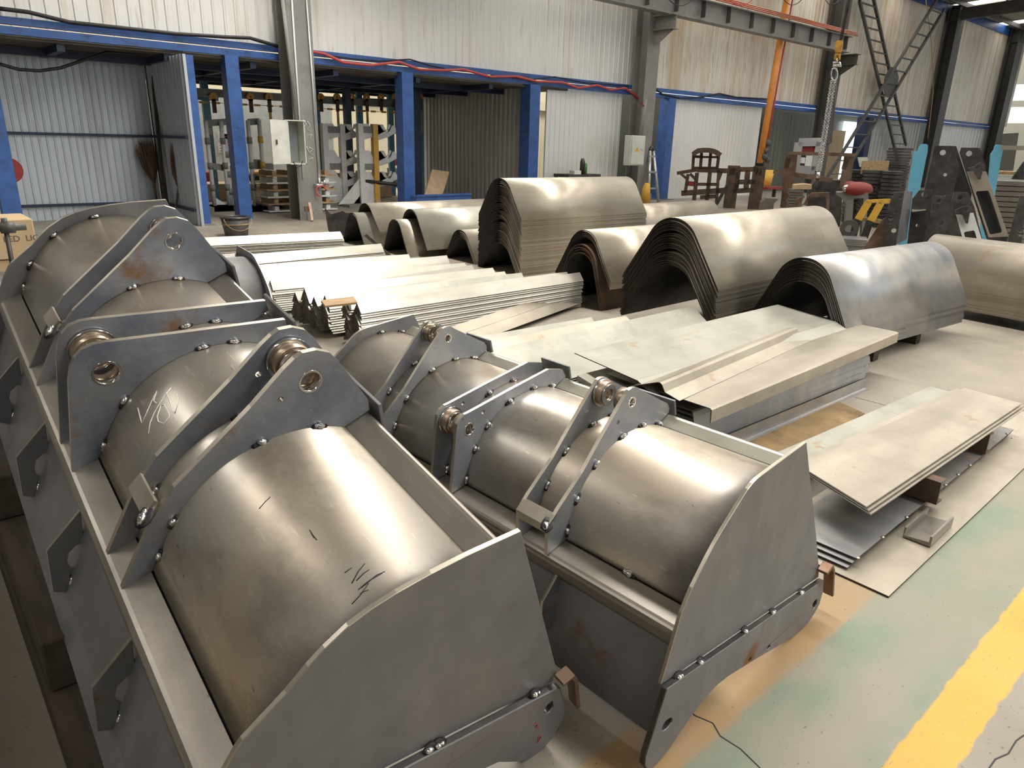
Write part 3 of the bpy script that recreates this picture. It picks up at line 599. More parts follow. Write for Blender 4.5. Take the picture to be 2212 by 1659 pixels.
# ------------------------------------------------------------------ third bucket, half hidden behind the large one
F3 = Matrix(((0, -1, 0), (1, 0, 0), (0, 0, 1))).transposed()
F3 = Matrix(((0, -1, 0, 2.2), (1, 0, 0, 5.2), (0, 0, 1, .012), (0, 0, 0, 1)))
B3, SH3 = bucket('loader bucket of pale bluish steel half hidden behind the large one, one end plate showing', F3, 1.9, (.521, .374), .3438, 70, 173.9, plate2, .012,
    tube=[(.640, .695), (.703, .730), (.745, .60)],
    beam=[(.177, .408), (.088, .386), (.103, .320), (.14, .318)],
    floor=[(.120, .33), (.085, .135), (.066, .03)], cutter=cut2, tc=.02, pairs=[], gussets=gus2, gw=(), shellmat='sheetblue')
# ------------------------------------------------------------------ the hall
Y0 = 14.9
def floor_mat():
    m, nt, bs = nmat('painted_concrete'); L = nt.links
    t = nt.nodes.new('ShaderNodeTexCoord'); v = t.outputs['Object']
    sp = nt.nodes.new('ShaderNodeSeparateXYZ'); L.new(v, sp.inputs[0])
    n1 = noise(nt, v, 1.3, 6); n2 = noise(nt, v, 9, 5); n3 = noise(nt, v, 55, 3); n4 = noise(nt, v, .55, 4)
    con = ramp(nt, n1, [(.3, (.22, .195, .155)), (.55, (.29, .26, .21)), (.75, (.335, .30, .245))]).outputs['Color']
    fine = ramp(nt, n3, [(.28, 0.0), (.36, 1.0)]).outputs['Color']; con = mixc(nt, fine, (.15, .13, .105), con)
    ms = nd(nt, 'ShaderNodeMath', operation='MULTIPLY_ADD'); L.new(n2, ms.inputs[0]); ms.inputs[1].default_value = .035; L.new(sp.outputs['Y'], ms.inputs[2])
    y = ms.outputs[0]                                        # y + .0175 mean
    def band(a, b, e=.004):
        r = nt.nodes.new('ShaderNodeMapRange'); r.inputs['From Min'].default_value = a-e; r.inputs['From Max'].default_value = a+e; L.new(y, r.inputs['Value'])
        q = nt.nodes.new('ShaderNodeMapRange'); q.inputs['From Min'].default_value = b+e; q.inputs['From Max'].default_value = b-e; L.new(y, q.inputs['Value'])
        k = nd(nt, 'ShaderNodeMath', operation='MULTIPLY'); L.new(r.outputs[0], k.inputs[0]); L.new(q.outputs[0], k.inputs[1]); return k.outputs[0]
    def mul(a, b):
        k = nd(nt, 'ShaderNodeMath', operation='MULTIPLY'); L.new(a, k.inputs[0]); L.new(b, k.inputs[1]); return k.outputs[0]
    # green walkway paint, worn to tan along its middle; orange primer strip under the buckets; yellow line
    wear = ramp(nt, noise(nt, v, 2.0, 7, .62), [(.40, 1.0), (.60, 0.0)]).outputs['Color']
    sc2 = ramp(nt, noise(nt, tcoord(nt, (1, 5, 1)), 22, 3, .6), [(.27, 0.0), (.33, 1.0)]).outputs['Color']
    grn = mixc(nt, wear, (.27, .25, .195), (.185, .235, .165))
    mid = band(.53, .69, .04)
    grn = mixc(nt, mul(mid, ramp(nt, noise(nt, v, 1.1, 4), [(.36, 1.0), (.62, .35)]).outputs['Color']), grn, (.275, .25, .195))
    col = mixc(nt, mul(band(.455, .835), sc2), con, grn)
    ora = mixc(nt, ramp(nt, n1, [(.35, 0.0), (.6, 1.0)]).outputs['Color'], (.32, .235, .145), (.36, .225, .085))
    # the orange strip is only painted left of x = 2.85
    xl = nt.nodes.new('ShaderNodeMapRange'); xl.inputs['From Min'].default_value = 3.2; xl.inputs['From Max'].default_value = 2.3; L.new(sp.outputs['X'], xl.inputs['Value'])
    col = mixc(nt, mul(mul(band(.835, 1.02, .015), xl.outputs[0]), sc2), col, ora)
    yel = mixc(nt, ramp(nt, n1, [(.3, 0.0), (.65, 1.0)]).outputs['Color'], (.58, .32, .03), (.60, .38, .08))
    chip = ramp(nt, noise(nt, tcoord(nt, (.5, 1.6, 1)), 7, 5, .6), [(.30, 0.0), (.335, 1.0)]).outputs['Color']
    col = mixc(nt, mul(mul(band(.325, .468), chip), sc2), col, yel)
    # brown stains and a few cracks
    stn = ramp(nt, n4, [(.58, 0.0), (.75, .55)]).outputs['Color']; col = mixc(nt, stn, col, (.22, .16, .095))
    fl = ramp(nt, noise(nt, tcoord(nt, (1, 2.2, 1)), 34, 4, .65), [(.30, .8), (.345, 0.0)]).outputs['Color']; col = mixc(nt, fl, col, (.10, .085, .06))
    fs = ramp(nt, noise(nt, tcoord(nt, (3.2, .6, 1)), 16, 5, .7), [(.70, 0.0), (.735, .6)]).outputs['Color']; col = mixc(nt, fs, col, (.16, .135, .095))
    L.new(col, bs.inputs['Base Color'])
    rr = ramp(nt, n2, [(.3, .42), (.7, .62)]); L.new(rr.outputs['Color'], bs.inputs['Roughness'])
    bn = nd(nt, 'ShaderNodeBump', Strength=.15, Distance=.004); L.new(n3, bn.inputs['Height']); L.new(bn.outputs['Normal'], bs.inputs['Normal'])
    return m
def wall_mat(name, base, stain, amt, rough=.42, metal=.25):
    m, nt, bs = nmat(name); L = nt.links
    v = tcoord(nt, (1, 1, .035)); v2 = tcoord(nt, (1, 1, .12))
    n1 = noise(nt, v, 3.0, 6, .65); n2 = noise(nt, v2, 9.0, 5, .6); n3 = noise(nt, tcoord(nt), .35, 3)
    a = ramp(nt, n1, [(.62-.2*amt, 0.0), (.80-.12*amt, min(1.0, .55+.4*amt))]).outputs['Color']
    c = ramp(nt, n3, [(.3, [x*.93 for x in base]), (.7, [min(1, x*1.05) for x in base])]).outputs['Color']
    col = mixc(nt, a, c, stain)
    b = ramp(nt, n2, [(.62-.1*amt, 0.0), (.72-.1*amt, min(1.0, .25+.3*amt))]).outputs['Color']; col = mixc(nt, b, col, [x*.75 for x in stain])
    L.new(col, bs.inputs['Base Color']); bs.inputs['Roughness'].default_value = rough; bs.inputs['Metallic'].default_value = metal
    return m
M['floor'] = floor_mat()
M['wall'] = wall_mat('stained_white_cladding', (.80, .79, .75), (.58, .46, .31), .42)
M['wallr'] = wall_mat('rust_streaked_cladding', (.75, .71, .62), (.52, .35, .18), .8)
M['panel'] = wall_mat('clean_white_cladding', (.80, .80, .77), (.62, .55, .44), .15)
M['galv'] = wall_mat('grey_cladding', (.40, .40, .385), (.25, .22, .17), .35)
M['bluewall'] = wall_mat('bluish_cladding', (.50, .55, .60), (.36, .36, .38), .3)
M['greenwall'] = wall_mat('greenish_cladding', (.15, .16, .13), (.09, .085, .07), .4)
M['beige'] = wall_mat('beige_cladding', (.60, .53, .38), (.45, .38, .26), .2)
M['roofm'] = paint('roof_lining', (.45, .43, .38), .7)
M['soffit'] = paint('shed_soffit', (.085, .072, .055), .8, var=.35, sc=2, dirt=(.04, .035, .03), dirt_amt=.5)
def corr(a0, a1, z0, z1, per=.2, dep=.018, kind='rib'):
    """front outline (a,b): b<0 sticks out to the front"""
    pts = []; a = a0; i = 0
    while a < a1-1e-6:
        if kind == 'rib': seq = ((0, 0), (.70, 0), (.78, -dep), (.90, -dep))
        elif kind == 'groove': seq = ((0, 0), (.86, 0), (.89, dep), (.97, dep))
        else: seq = ((0, 0), (.35, 0), (.5, -dep), (.85, -dep))
        for f, b in seq:
            if a+f*per < a1: pts.append((a+f*per, b))
        a += per
    pts.append((a1, 0)); return pts+[(a1, .05), (a0, .05)]
def wall_along_x(name, x0, x1, z0, z1, Y, mat, per=.2, dep=.018, kind='rib'):
    mb = MB(); mb.prism(corr(x0, x1, z0, z1, per, dep, kind), lambda a, b, c: (a, Y+b, c), z0, z1); return struct(name, mb, M[mat])
def wall_along_y(name, y0, y1, z0, z1, X, mat, face=-1, per=.2, dep=.018, kind='rib'):
    mb = MB(); mb.prism(corr(y0, y1, z0, z1, per, dep, kind), lambda a, b, c: (X-b*face*-1*-1 if face < 0 else X+b*-1, a, c), z0, z1); return struct(name, mb, M[mat])
mb = MB(); mb.bx(-12, 75, -14, 34, -.2, 0); FL = struct('floor', mb, M['floor'])
for pts in ([(1476, 1512), (1500, 1545), (1540, 1562), (1556, 1590), (1600, 1618), (1645, 1662)], [(2135, 1662), (2150, 1640), (2178, 1628), (2195, 1600), (2212, 1588)], [(1846, 858), (1900, 872), (1955, 888)], [(2155, 905), (2180, 912), (2215, 921)], [(1800, 905), (1830, 912), (1868, 926)]):
    mb = MB(); P = [G(x, y, .0006) for x, y in pts]
    for p, q in zip(P, P[1:]): mb.bar(p, q, .004, .001)
    mb.build('floor_crack', M['scorch'], FL)
# upper cladding of the long wall, in bays
zb, zt = 3.33, 8.05
xs = [-6.0, Wy(628, 60, Y0).x, Wy(1392, 60, Y0).x, Wy(1812, 60, Y0).x, Wy(2060, 20, Y0).x, 53.5]
for i in range(5):
    wall_along_x('wall_back' if i == 0 else 'wall_back_%d' % (i+1), xs[i], xs[i+1], zb, zt, Y0, 'wall' if i < 2 else 'wallr', per=.21 if i < 2 else .26, dep=.009)
mb = MB(); mb.bx(-6, 53.5, Y0-.06, Y0+.06, zt, zt+.42); struct('trim_1', mb, M['bluepaint'])
# the double blue rail along the foot of the cladding
mb = MB(); mb.bx(-6, 52.5, Y0-.10, Y0+.02, 3.25, 3.36); struct('trim_2', mb, M['bluepaint'])
mb = MB(); mb.bx(-6, 52.5, Y0-.12, Y0+.04, 3.10, 3.22); struct('trim_3', mb, M['bluepaint'])
# lower panels
def px_panel(name, xa, xb, mat, ytop=3.10, Y=Y0+.06, per=.2, dep=.018, kind='rib', z0=0.0):
    return wall_along_x(name, Wy(xa, 230, Y).x, Wy(xb, 230, Y).x, z0, ytop, Y, mat, per, dep, kind)
px_panel('wall_panel', 1181, 1343, 'panel', per=.19, dep=.014)
px_panel('wall_panel_2', 1453, 1647, 'panel', per=.21, dep=.012)
px_panel('wall_panel_3', 1668, 1760, 'greenwall', Y=Y0+1.1, per=.3, dep=.03, kind='wave')
px_panel('wall_panel_4', 1872, 1995, 'galv', per=.36, dep=.05, kind='wave')
px_panel('wall_panel_5', 2020, 2150, 'panel', per=.5, dep=.02)
xd = Wy(1158, 230, Y0).x
wall_along_x('wall_panel_6', xd, Wy(1181, 230, Y0).x, 0, 3.1, Y0+.7, 'galv', per=.12, dep=.03, kind='wave')
# grey cladding running back beside the opening
pa = Wy(1136, 200, Y0+.1); pd = G(915, 195, 3.1)
mb = MB(); mb.prism(corr(Y0+.1, 19.9, 0, 3.1, .19, .03, 'wave'), lambda a, b, c: (pa.x+.05+b, a, c), 0, 3.1); struct('wall_side', mb, M['galv'])
# the enclosed bay on the left: back wall, side wall, soffit
Yb = 16.5
xc = Wy(318, 200, Yb).x
wall_along_x('wall_bay_back', -5.5, xc, 0, 3.0, Yb, 'bluewall', per=.125, dep=.016)
mb = MB(); mb.prism(corr(14.2, Yb, 0, 3.0, .18, .03, 'wave'), lambda a, b, c: (xc+b+.02, a, c), 0, 3.0); struct('wall_bay_side', mb, M['bluewall'])
for z in (.26, 1.57):
    mb = MB(); mb.bx(-5.5, xc, Yb-.07, Yb-.02, z, z+.05); mb.bx(xc-.06, xc-.02, 14.3, Yb-.07, z, z+.05); struct('trim_rail', mb, M['darkblue'])
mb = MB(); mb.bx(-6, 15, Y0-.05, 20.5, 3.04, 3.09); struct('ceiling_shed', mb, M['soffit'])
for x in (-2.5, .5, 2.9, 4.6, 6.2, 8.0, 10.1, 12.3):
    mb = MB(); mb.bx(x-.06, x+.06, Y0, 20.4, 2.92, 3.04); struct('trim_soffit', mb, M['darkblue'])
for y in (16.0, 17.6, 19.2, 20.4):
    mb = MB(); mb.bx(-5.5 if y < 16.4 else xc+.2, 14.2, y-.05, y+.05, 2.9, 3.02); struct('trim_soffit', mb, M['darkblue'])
# far beige wall of the next hall, seen under the soffit
wall_along_x('wall_far', -2, 30, 0, 7, 25.0, 'beige', per=.42, dep=.03)
mb = MB(); mb.bx(5.0, 26, 24.75, 24.95, 3.05, 3.45); struct('trim_far', mb, M['beige'])
# interior behind the narrow openings right of the white panels
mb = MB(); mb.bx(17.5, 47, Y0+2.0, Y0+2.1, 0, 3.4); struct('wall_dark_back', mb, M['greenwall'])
# blue posts
def post(px0, px1, y, Y, z0=0, z1=3.1, w=.17, label='', mat='bluepaint', foot=True):
    x = Wy((px0+px1)/2, y, Y).x; mb = MB()
    mb.bx(x-w/2, x+w/2, Y-.006-w/2, Y+.006-w/2, z0, z1); mb.bx(x-w/2, x+w/2, Y-.006+w/2, Y+.006+w/2, z0, z1); mb.bx(x-.005, x+.005, Y-w/2, Y+w/2, z0, z1); mb.bx(x-w/2, x-w/2+.01, Y-w/2, Y+w/2, z0, z1)
    o = solo('steel_post', mb, M[mat], label, 'post', base=(x, Y, z0))
    if foot:
        m2 = MB(); m2.bx(-w*.9, w*.9, -w*.9, w*.9, 0, .03); m2.build('foot_plate', M['greypaint'], o)
    return o
post(-26, 8, 287, Y0-1.2, w=.25, label='wide blue steel post at the left edge beside the red hanging cord reel')
post(395, 412, 130, Y0-.5, z1=3.0, w=.17, label='blue steel post at the open corner of the bluish bay, on a grey foot')
post(481, 506, 115, Y0-.02, w=.26, label='broad blue steel post standing behind the pail')
post(315, 332, 145, Yb-.12, z1=2.95, w=.16, label='dark blue post in the back corner of the bluish bay', mat='darkblue', foot=False)
post(860, 884, 155, Y0-.02, w=.30, label='broad blue steel post left of the grey corrugated side wall')
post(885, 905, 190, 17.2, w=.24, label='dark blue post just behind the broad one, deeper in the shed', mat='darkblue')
post(1135, 1158, 190, Y0-.05, w=.36, label='blue steel post between the grey side wall and the white panel')
post(740, 753, 170, 18.2, w=.16, label='slim dark blue post among the white cantilever racks', mat='darkblue')
post(1434, 1452, 220, Y0, w=.36, label='dark blue post left of the white panel with the rusty racks', mat='bluepaint')
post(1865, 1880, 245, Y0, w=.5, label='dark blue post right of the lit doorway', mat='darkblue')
# big grey columns (H section) of the hall
def column(xl, xr, wx, label, side=.42, mat='greypaint'):
    a = Wy(xl, 60, Y0-.12).x; x = a+wx/2; mb = MB(); y0, y1 = Y0-.62, Y0-.14
    t = .02
    mb.bx(x-wx/2, x+wx/2, y0, y0+t, 0, 8.4); mb.bx(x-wx/2, x+wx/2, y1-t, y1, 0, 8.4); mb.bx(x-t/2, x+t/2, y0+t, y1-t, 0, 8.4)
    o = solo('hall_column', mb, M[mat], label, 'column', base=(x, (y0+y1)/2, 0))
    return o, x, y0
c1, xc1, yc1 = column(596, 662, .52, 'grey steel column at left with an open cabinet and pipes on it')
c2, xc2, yc2 = column(1373, 1412, .55, 'grey steel column carrying the crane beam, with a closed cream cabinet')
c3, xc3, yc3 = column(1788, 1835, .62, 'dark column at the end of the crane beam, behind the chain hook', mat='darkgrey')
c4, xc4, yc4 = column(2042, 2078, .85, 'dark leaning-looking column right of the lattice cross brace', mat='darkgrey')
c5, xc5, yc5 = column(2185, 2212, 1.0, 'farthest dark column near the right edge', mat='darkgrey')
# crane runway beam with its conductor rails, on brackets
yb_ = Y0-1.05
q1 = Wy(1320, 8, yb_); q2 = Wy(1805, 108, yb_)
zl = (q1.z+q2.z)/2; xe = Wy(1828, 110, yb_).x
cr = thing('crane_beam', 'grey crane runway beam with welded stiffeners high along the long wall, copper rails on top', 'crane beam', (xc2, yb_, zl))
def lb(name, mb, mat, parent, bevel=0):
    return mb.build(name, mat, parent, bevel, shift=parent.location)
mb = MB(); mb.bx(-4, xe, yb_-.16, yb_+.16, zl, zl+.025); mb.bx(-4, xe, yb_-.16, yb_+.16, zl+.53, zl+.56); mb.bx(-4, xe, yb_-.01, yb_+.01, zl+.02, zl+.54); lb('girder', mb, M['greypaint'], cr)
x = xe-.3
while x > 6:
    mb = MB(); mb.bx(x-.012, x+.012, yb_-.15, yb_-.01, zl+.10, zl+.53); lb('stiffener', mb, M['darkgrey'], cr); x -= 1.3
for k, z in enumerate((.60, .66, .72)):
    mb = MB(); mb.tube([(-4, yb_-.22+.05*k, zl+z), (xe+.3, yb_-.22+.05*k, zl+z)], .022, 6); lb('conductor_rail', mb, M['copper'], cr)
for xx in (xc2+.5, xc3-.2):
    pass
for (xx, c) in ((xc2, 0), (xc3, 1)):
    mb = MB(); mb.bx(xx-.18, xx+.18, yb_-.3, yc1-.0, zl-.03, zl-.001); mb.prism([(yb_-.28, zl-.03), (yc1, zl-.03), (yc1, zl-.75), (yc1-.1, zl-.75), (yb_-.28, zl-.35)], lambda a, b, cc: (cc, a, b), xx-.012, xx+.012)
    mb.bx(xx-.14, xx+.14, yb_-.28, yc1, zl-.38, zl-.36)
    solo('crane_bracket', mb, M['greypaint' if c == 0 else 'darkgrey'], ['grey bracket carrying the crane beam on the column with the closed cream cabinet', 'dark bracket carrying the end of the crane beam, behind the yellow hook block'][c], 'bracket')
# festoon loops under the rails
mb = MB()
for (xa, xb_, zz) in ((1440, 1500, 10), (1570, 1630, 8), (1690, 1735, 6), (1780, 1815, 6)):
    A = Wy(xa, 2, yb_-.3); Bq = Wy(xb_, 2, yb_-.3); pts = []
    for i in range(13):
        f = i/12; pts.append(A.lerp(Bq, f)+Vector((0, 0, -.22*4*f*(1-f)+.1)))
    m2 = MB(); m2.tube(pts, .012, 6); solo('festoon_cable', m2, M['black' if xa != 1570 else 'redcable'], {1440: 'drooping cable loop on the crane beam near the first column', 1570: 'reddish drooping cable loop on the crane beam, second from left', 1690: 'drooping cable loop right of the orange pipe at the top', 1780: 'drooping cable loop beside the hoist ropes'}[xa], 'cable')
# lattice cross brace
def lattice(p, q, w, n, name, label, y):
    p = Vector(p); q = Vector(q); d = (q-p).normalized(); pr = Vector((d.z, 0, -d.x))
    if pr.x < 0: pr = -pr
    t = thing('lattice_brace', label, 'brace', p, group=None)
    for s_ in (-1, 1):
        mb = MB(); mb.bar(p+pr*w*s_/2, q+pr*w*s_/2, .10, .10, up=(0, 1, 0)); lb('chord', mb, M['darkgrey'], t)
    for i in range(1, n):
        c = p.lerp(q, i/n); mb = MB(); mb.bar(c-Vector((w*.62/abs(pr.x)*.8, 0, 0)), c+Vector((w*.62/abs(pr.x)*.8, 0, 0)), .05, .06, up=(0, 1, 0)); lb('rung', mb, M['darkgrey'], t)
yl = Y0-.45
lattice(Wy(1868, -18, yl), Wy(1948, 330, yl), .95, 15, 'a', 'lattice brace falling to the right, one arm of the X on the wall', yl)
lattice(Wy(2038, 0, yl-.25), Wy(1790, 405, yl-.25), .95, 15, 'b', 'lattice brace rising to the right, crossing the other arm of the X', yl)
mb = MB(); ctr = Wy(1924, 178, yl-.2); mb.prism(circle(0, 0, .75, 8, PI/8), lambda a, b, c: (ctr.x+a, c, ctr.z+b*.85), yl-.22, yl-.20); solo('gusset_plate', mb, M['darkgrey'], 'small plate where the two lattice braces of the X cross', 'plate')
# orange gas pipe and thin pipes
def pipe(name, pts, r, mat, label, cat='pipe', n=10):
    mb = MB(); mb.tube(pts, r, n); return solo(name, mb, M[mat], label, cat)
yo = Y0-.75
pipe('gas_pipe', [Wy(1703, -20, yo), Wy(1641, 352, yo)], .11, 'orange', 'thick orange gas pipe running down the wall beside the crane beam')
A = Wy(1712, 0, yo); Bq = Wy(1655, 320, yo); pipe('thin_pipe', [A, Bq], .03, 'redcable', 'thin dark red pipe beside the orange gas pipe')
mb = MB(); vp = Wy(1651, 325, yo)
for i in range(9): mb.blob(vp+Vector((random.uniform(-.3, .3), random.uniform(-.15, 0), random.uniform(-.35, .3))), (.13, .1, .11), 0, None, 7, 4, .3)
solo('pipe_valve', mb, M['darkgrey'], 'cluster of dark valves at the lower end of the orange gas pipe', 'valve')
pipe('pipe_bend', [Wy(1645, 346, yo-.05), Wy(1655, 347, yo-.05), Wy(1657, 333, yo-.05)], .035, 'orange', 'small orange bypass bend at the foot of the gas pipe')
# pipes and hoses on the first column
pipe('conduit', [Wy(610, -5, yc1-.03), Wy(641, 262, yc1-.03)], .035, 'greypaint', 'grey conduit coming down the left column to the open cabinet')
pipe('water_pipe', [Wy(630, -5, yc1-.03), Wy(655, 385, yc1-.03)], .016, 'white', 'thin white pipe down the face of the left column')
pipe('air_pipe', [Wy(662, -5, yc1-.04), Wy(690, 390, yc1-.04)], .02, 'alu', 'slim silver air pipe along the right edge of the left column')
mb = MB(); a = Wy(690, 400, yc1-.06); mb.tube([a+Vector((-.12, 0, .0)), a+Vector((.12, 0, 0))], .03, 8); mb.tube([a+Vector((0, 0, -.06)), a+Vector((0, 0, .14))], .025, 8); mb.tube([a+Vector((.10, 0, 0)), a+Vector((.12, 0, .1))], .018, 8)
o = solo('air_valve', mb, M['chrome'], 'chrome air valve fitting at the lower end of the silver pipe', 'valve')
mb = MB(); mb.tube([a+Vector((.02+.12*math.cos(t), -.02, -.12+.11*math.sin(t))) for t in [i*2*PI/14 for i in range(11)]], .014, 6); solo('hose_loop', mb, M['redcable'], 'short red hose loop hanging from the chrome air valve', 'hose')
# red hose and black cables along the blue rail
def along(pts, Y, r, mat, name, label, cat='cable'):
    mb = MB(); P = [Wy(x, y, Y) for x, y in pts]; Q = []
    for i in range(len(P)-1):
        for k in range(4): Q.append(P[i].lerp(P[i+1], k/4))
    Q.append(P[-1]); mb.tube(Q, r, 6); return solo(name, mb, M[mat], label, cat)
along([(671, 240), (664, 160), (665, 120), (672, 111), (700, 116), (742, 135), (800, 141), (862, 134), (905, 150), (960, 152), (1000, 150), (1060, 166), (1115, 165), (1160, 176), (1215, 178), (1250, 190), (1290, 184), (1320, 194), (1350, 190), (1372, 205), (1388, 222)], Y0-.2, .03, 'redcable', 'red_hose', 'red hose drooping along the blue rail of the long wall', 'hose')
along([(700, 119), (760, 127), (820, 132), (885, 128), (925, 140), (960, 148)], Y0-.16, .016, 'black', 'black_cable', 'black cable sagging along the blue rail beside the red hose')
along([(1060, 163), (1150, 172), (1198, 166), (1260, 178), (1358, 186)], Y0-.16, .016, 'black', 'black_cable', 'black cable peaking over the blue rail left of the second column')
along([(1414, 190), (1430, 203), (1470, 212), (1515, 210), (1553, 202), (1590, 210), (1660, 214)], Y0-.16, .025, 'black', 'black_cable', 'black cable on the blue rail over the second white panel')
along([(-5, 18), (60, 26), (150, 48), (260, 60), (380, 73), (490, 80), (540, 82), (600, 100)], Y0-.2, .035, 'black', 'black_cable', 'bundle of black cables lying along the blue rail at left')
along([(-5, 137), (40, 150), (85, 153), (130, 147), (180, 130), (230, 113), (300, 118), (400, 108)], Y0+.5, .03, 'black', 'black_cable', 'thick black cable sagging under the shed soffit at left')
along([(2000, 0), (2012, 90), (2016, 200), (2004, 300)], yc1-.05, .02, 'wood', 'thin_cable', 'thin pale cable hanging down the column right of the lattice')
# ------------------------------------------------------------------ roof with rooflights, side walls
RZ = lambda y: 8.45+(Y0-y)*.055
roof_lights = [-5.2, 6.6, 13.4, 20.5, 27.5, 34.5, 41.5, 48.5, 58]
RW = 1.1
xs_ = [-12]
for x in roof_lights: xs_ += [x-RW/2, x+RW/2]
xs_ += [75]
mb = MB()
for i in range(0, len(xs_)-1, 2):
    a, b = xs_[i], xs_[i+1]
    mb.add([(a, -14, RZ(-14)), (b, -14, RZ(-14)), (b, 15.2, RZ(15.2)), (a, 15.2, RZ(15.2)), (a, -14, RZ(-14)+.1), (b, -14, RZ(-14)+.1), (b, 15.2, RZ(15.2)+.1), (a, 15.2, RZ(15.2)+.1)], [(0, 1, 2, 3), (7, 6, 5, 4), (0, 4, 5, 1), (1, 5, 6, 2), (2, 6, 7, 3), (3, 7, 4, 0)])
struct('ceiling', mb, M['roofm'])
def skymat(name, strength, c):
    m, nt, bs = nmat(name); nt.nodes.remove(bs); e = nd(nt, 'ShaderNodeEmission', Strength=strength); e.inputs['Color'].default_value = (*c, 1)
    nt.links.new(e.outputs[0], nt.nodes['Material Output'].inputs['Surface']); return m
for i, x in enumerate(roof_lights):
    mb = MB(); a, b = x-RW/2, x+RW/2
    m_ = skymat('daylit_rooflight_%d' % i, SKY[i], (1.0, .95, .88))
    mb.add([(a, -14, RZ(-14)+.05), (b, -14, RZ(-14)+.05), (b, 15.2, RZ(15.2)+.05), (a, 15.2, RZ(15.2)+.05)], [(0, 1, 2, 3)])
    struct('window_%d' % (i+1), mb, m_)
y = -13
while y < 15:
    mb = MB(); mb.bx(-12, 75, y-.04, y+.04, RZ(y)-.22, RZ(y)-.02); struct('trim_purlin', mb, M['darkgrey']); y += 1.7
for x in (-4.2, 7.2, xc2, xc3, xc4, xc5, 64):
    mb = MB(); z0, z1 = RZ(-14)-.25, RZ(15)-.25
    mb.add([(x-.12, -14, z0-.7), (x+.12, -14, z0-.7), (x+.12, 15, z1-.5), (x-.12, 15, z1-.5), (x-.12, -14, z0), (x+.12, -14, z0), (x+.12, 15, z1), (x-.12, 15, z1)], [(0, 3, 2, 1), (4, 5, 6, 7), (0, 1, 5, 4), (1, 2, 6, 5), (2, 3, 7, 6), (3, 0, 4, 7)])
    struct('trim_rafter', mb, M['darkgrey'])
mb = MB(); mb.bx(-2.0, -1.8, -14, 11, 0, 3.3); mb.bx(-12.2, -12, -14, 34, 0, 9); struct('wall_left', mb, M['darkgrey'])  # low near wall is unseen, added to shade the left floor; outer wall behind
mb = MB(); mb.bx(-12, 75, -14.2, -14, 0, 1.2); mb.bx(-12, 75, -14.2, -14, 6.2, 10.4); struct('wall_front', mb, M['panel'])
# bright end of the hall at the far right: gable wall with a lit window strip
mb = MB(); mb.bx(75, 75.2, -14, 34, 0, 4.3); mb.bx(75, 75.2, -14, 34, 7.4, 12); mb.bx(75, 75.2, -14, 34, 5.6, 6.1); struct('wall_right', mb, M['beige'])

# added glowing panel, out of view, brightening the beige wall and racks behind
mb = MB(); mb.add([(3, 20.7, 6.8), (27, 20.7, 6.8), (27, 23.2, 6.8), (3, 23.2, 6.8)], [(0, 1, 2, 3)]); struct('window_20', mb, skymat('daylit_rooflight_next_hall', 7.0, (1.0, .95, .86)))
# ------------------------------------------------------------------ smaller things around the hall
class Plane:
    """vertical plane facing azimuth az at distance d; turns sight lines into (h, z) in it"""
    def __init__(s, d, az):
        a = math.radians(az); s.n = Vector((math.sin(a), math.cos(a), 0)); s.h = Vector((math.cos(a), -math.sin(a), 0)); s.d = d
    def at(s, x, y):
        r = sight(x, y); P = EYE+r*((s.d-EYE.dot(s.n))/r.dot(s.n)); return (P.dot(s.h), P.z)
    def fr(s, a, b, c): return s.n*(s.d+c)+s.h*a+Vector((0, 0, b))
    def p3(s, x, y, c=0.0): a, b = s.at(x, y); return s.fr(a, b, c)
def poly_px(pl, pts, o, sc, drop=()):
    """px crop points to plane coords; indices in drop are put on the floor"""
    out = []
    for i, (x, y) in enumerate(pts):
        a, b = pl.at(o[0]+x/sc, o[1]+y/sc); out.append((a, 0.0 if i in drop else b))
    return out
def floorpt(pl, x, y): a, b = pl.at(x, y); return (a, 0.0)
def flat(name, pl, pts, o, sc, th, mats, label, cat, drop=(), holes=(), group=None, c0=0.0, bevel=0.0):
    mb = MB(); P = poly_px(pl, pts, o, sc, drop); H = [poly_px(pl, h, o, sc) for h in holes]
    mb.prism(P, pl.fr, c0, c0+th, holes=H, edge_mi=1 if len(mats) > 1 else 0)
    return solo(name, mb, [M[m] for m in mats], label, cat, group, bevel=bevel)
def part(parent, name, mb, mat, bevel=0.0):
    return mb.build(name, M[mat] if isinstance(mat, str) else [M[m] for m in mat], parent, bevel, shift=parent.location)
def barpx(pl, a, b, o, sc, w, dp, c=0.0):
    mb = MB(); mb.bar(pl.p3(o[0]+a[0]/sc, o[1]+a[1]/sc, c), pl.p3(o[0]+b[0]/sc, o[1]+b[1]/sc, c), w, dp, up=pl.n); return mb
def text(body, size, mat, parent, loc, rot):
    cu = bpy.data.curves.new('t', 'FONT'); cu.body = body; cu.size = size; cu.extrude = .0005
    to = bpy.data.objects.new('t', cu); COL.objects.link(to); bpy.context.view_layer.update()
    me = bpy.data.meshes.new_from_object(to.evaluated_get(bpy.context.evaluated_depsgraph_get())); bpy.data.objects.remove(to); bpy.data.curves.remove(cu)
    me.materials.clear(); me.materials.append(M[mat]); o = bpy.data.objects.new('printed_lettering', me); COL.objects.link(o); o.parent = parent; o.location = loc; o.rotation_euler = rot; return o
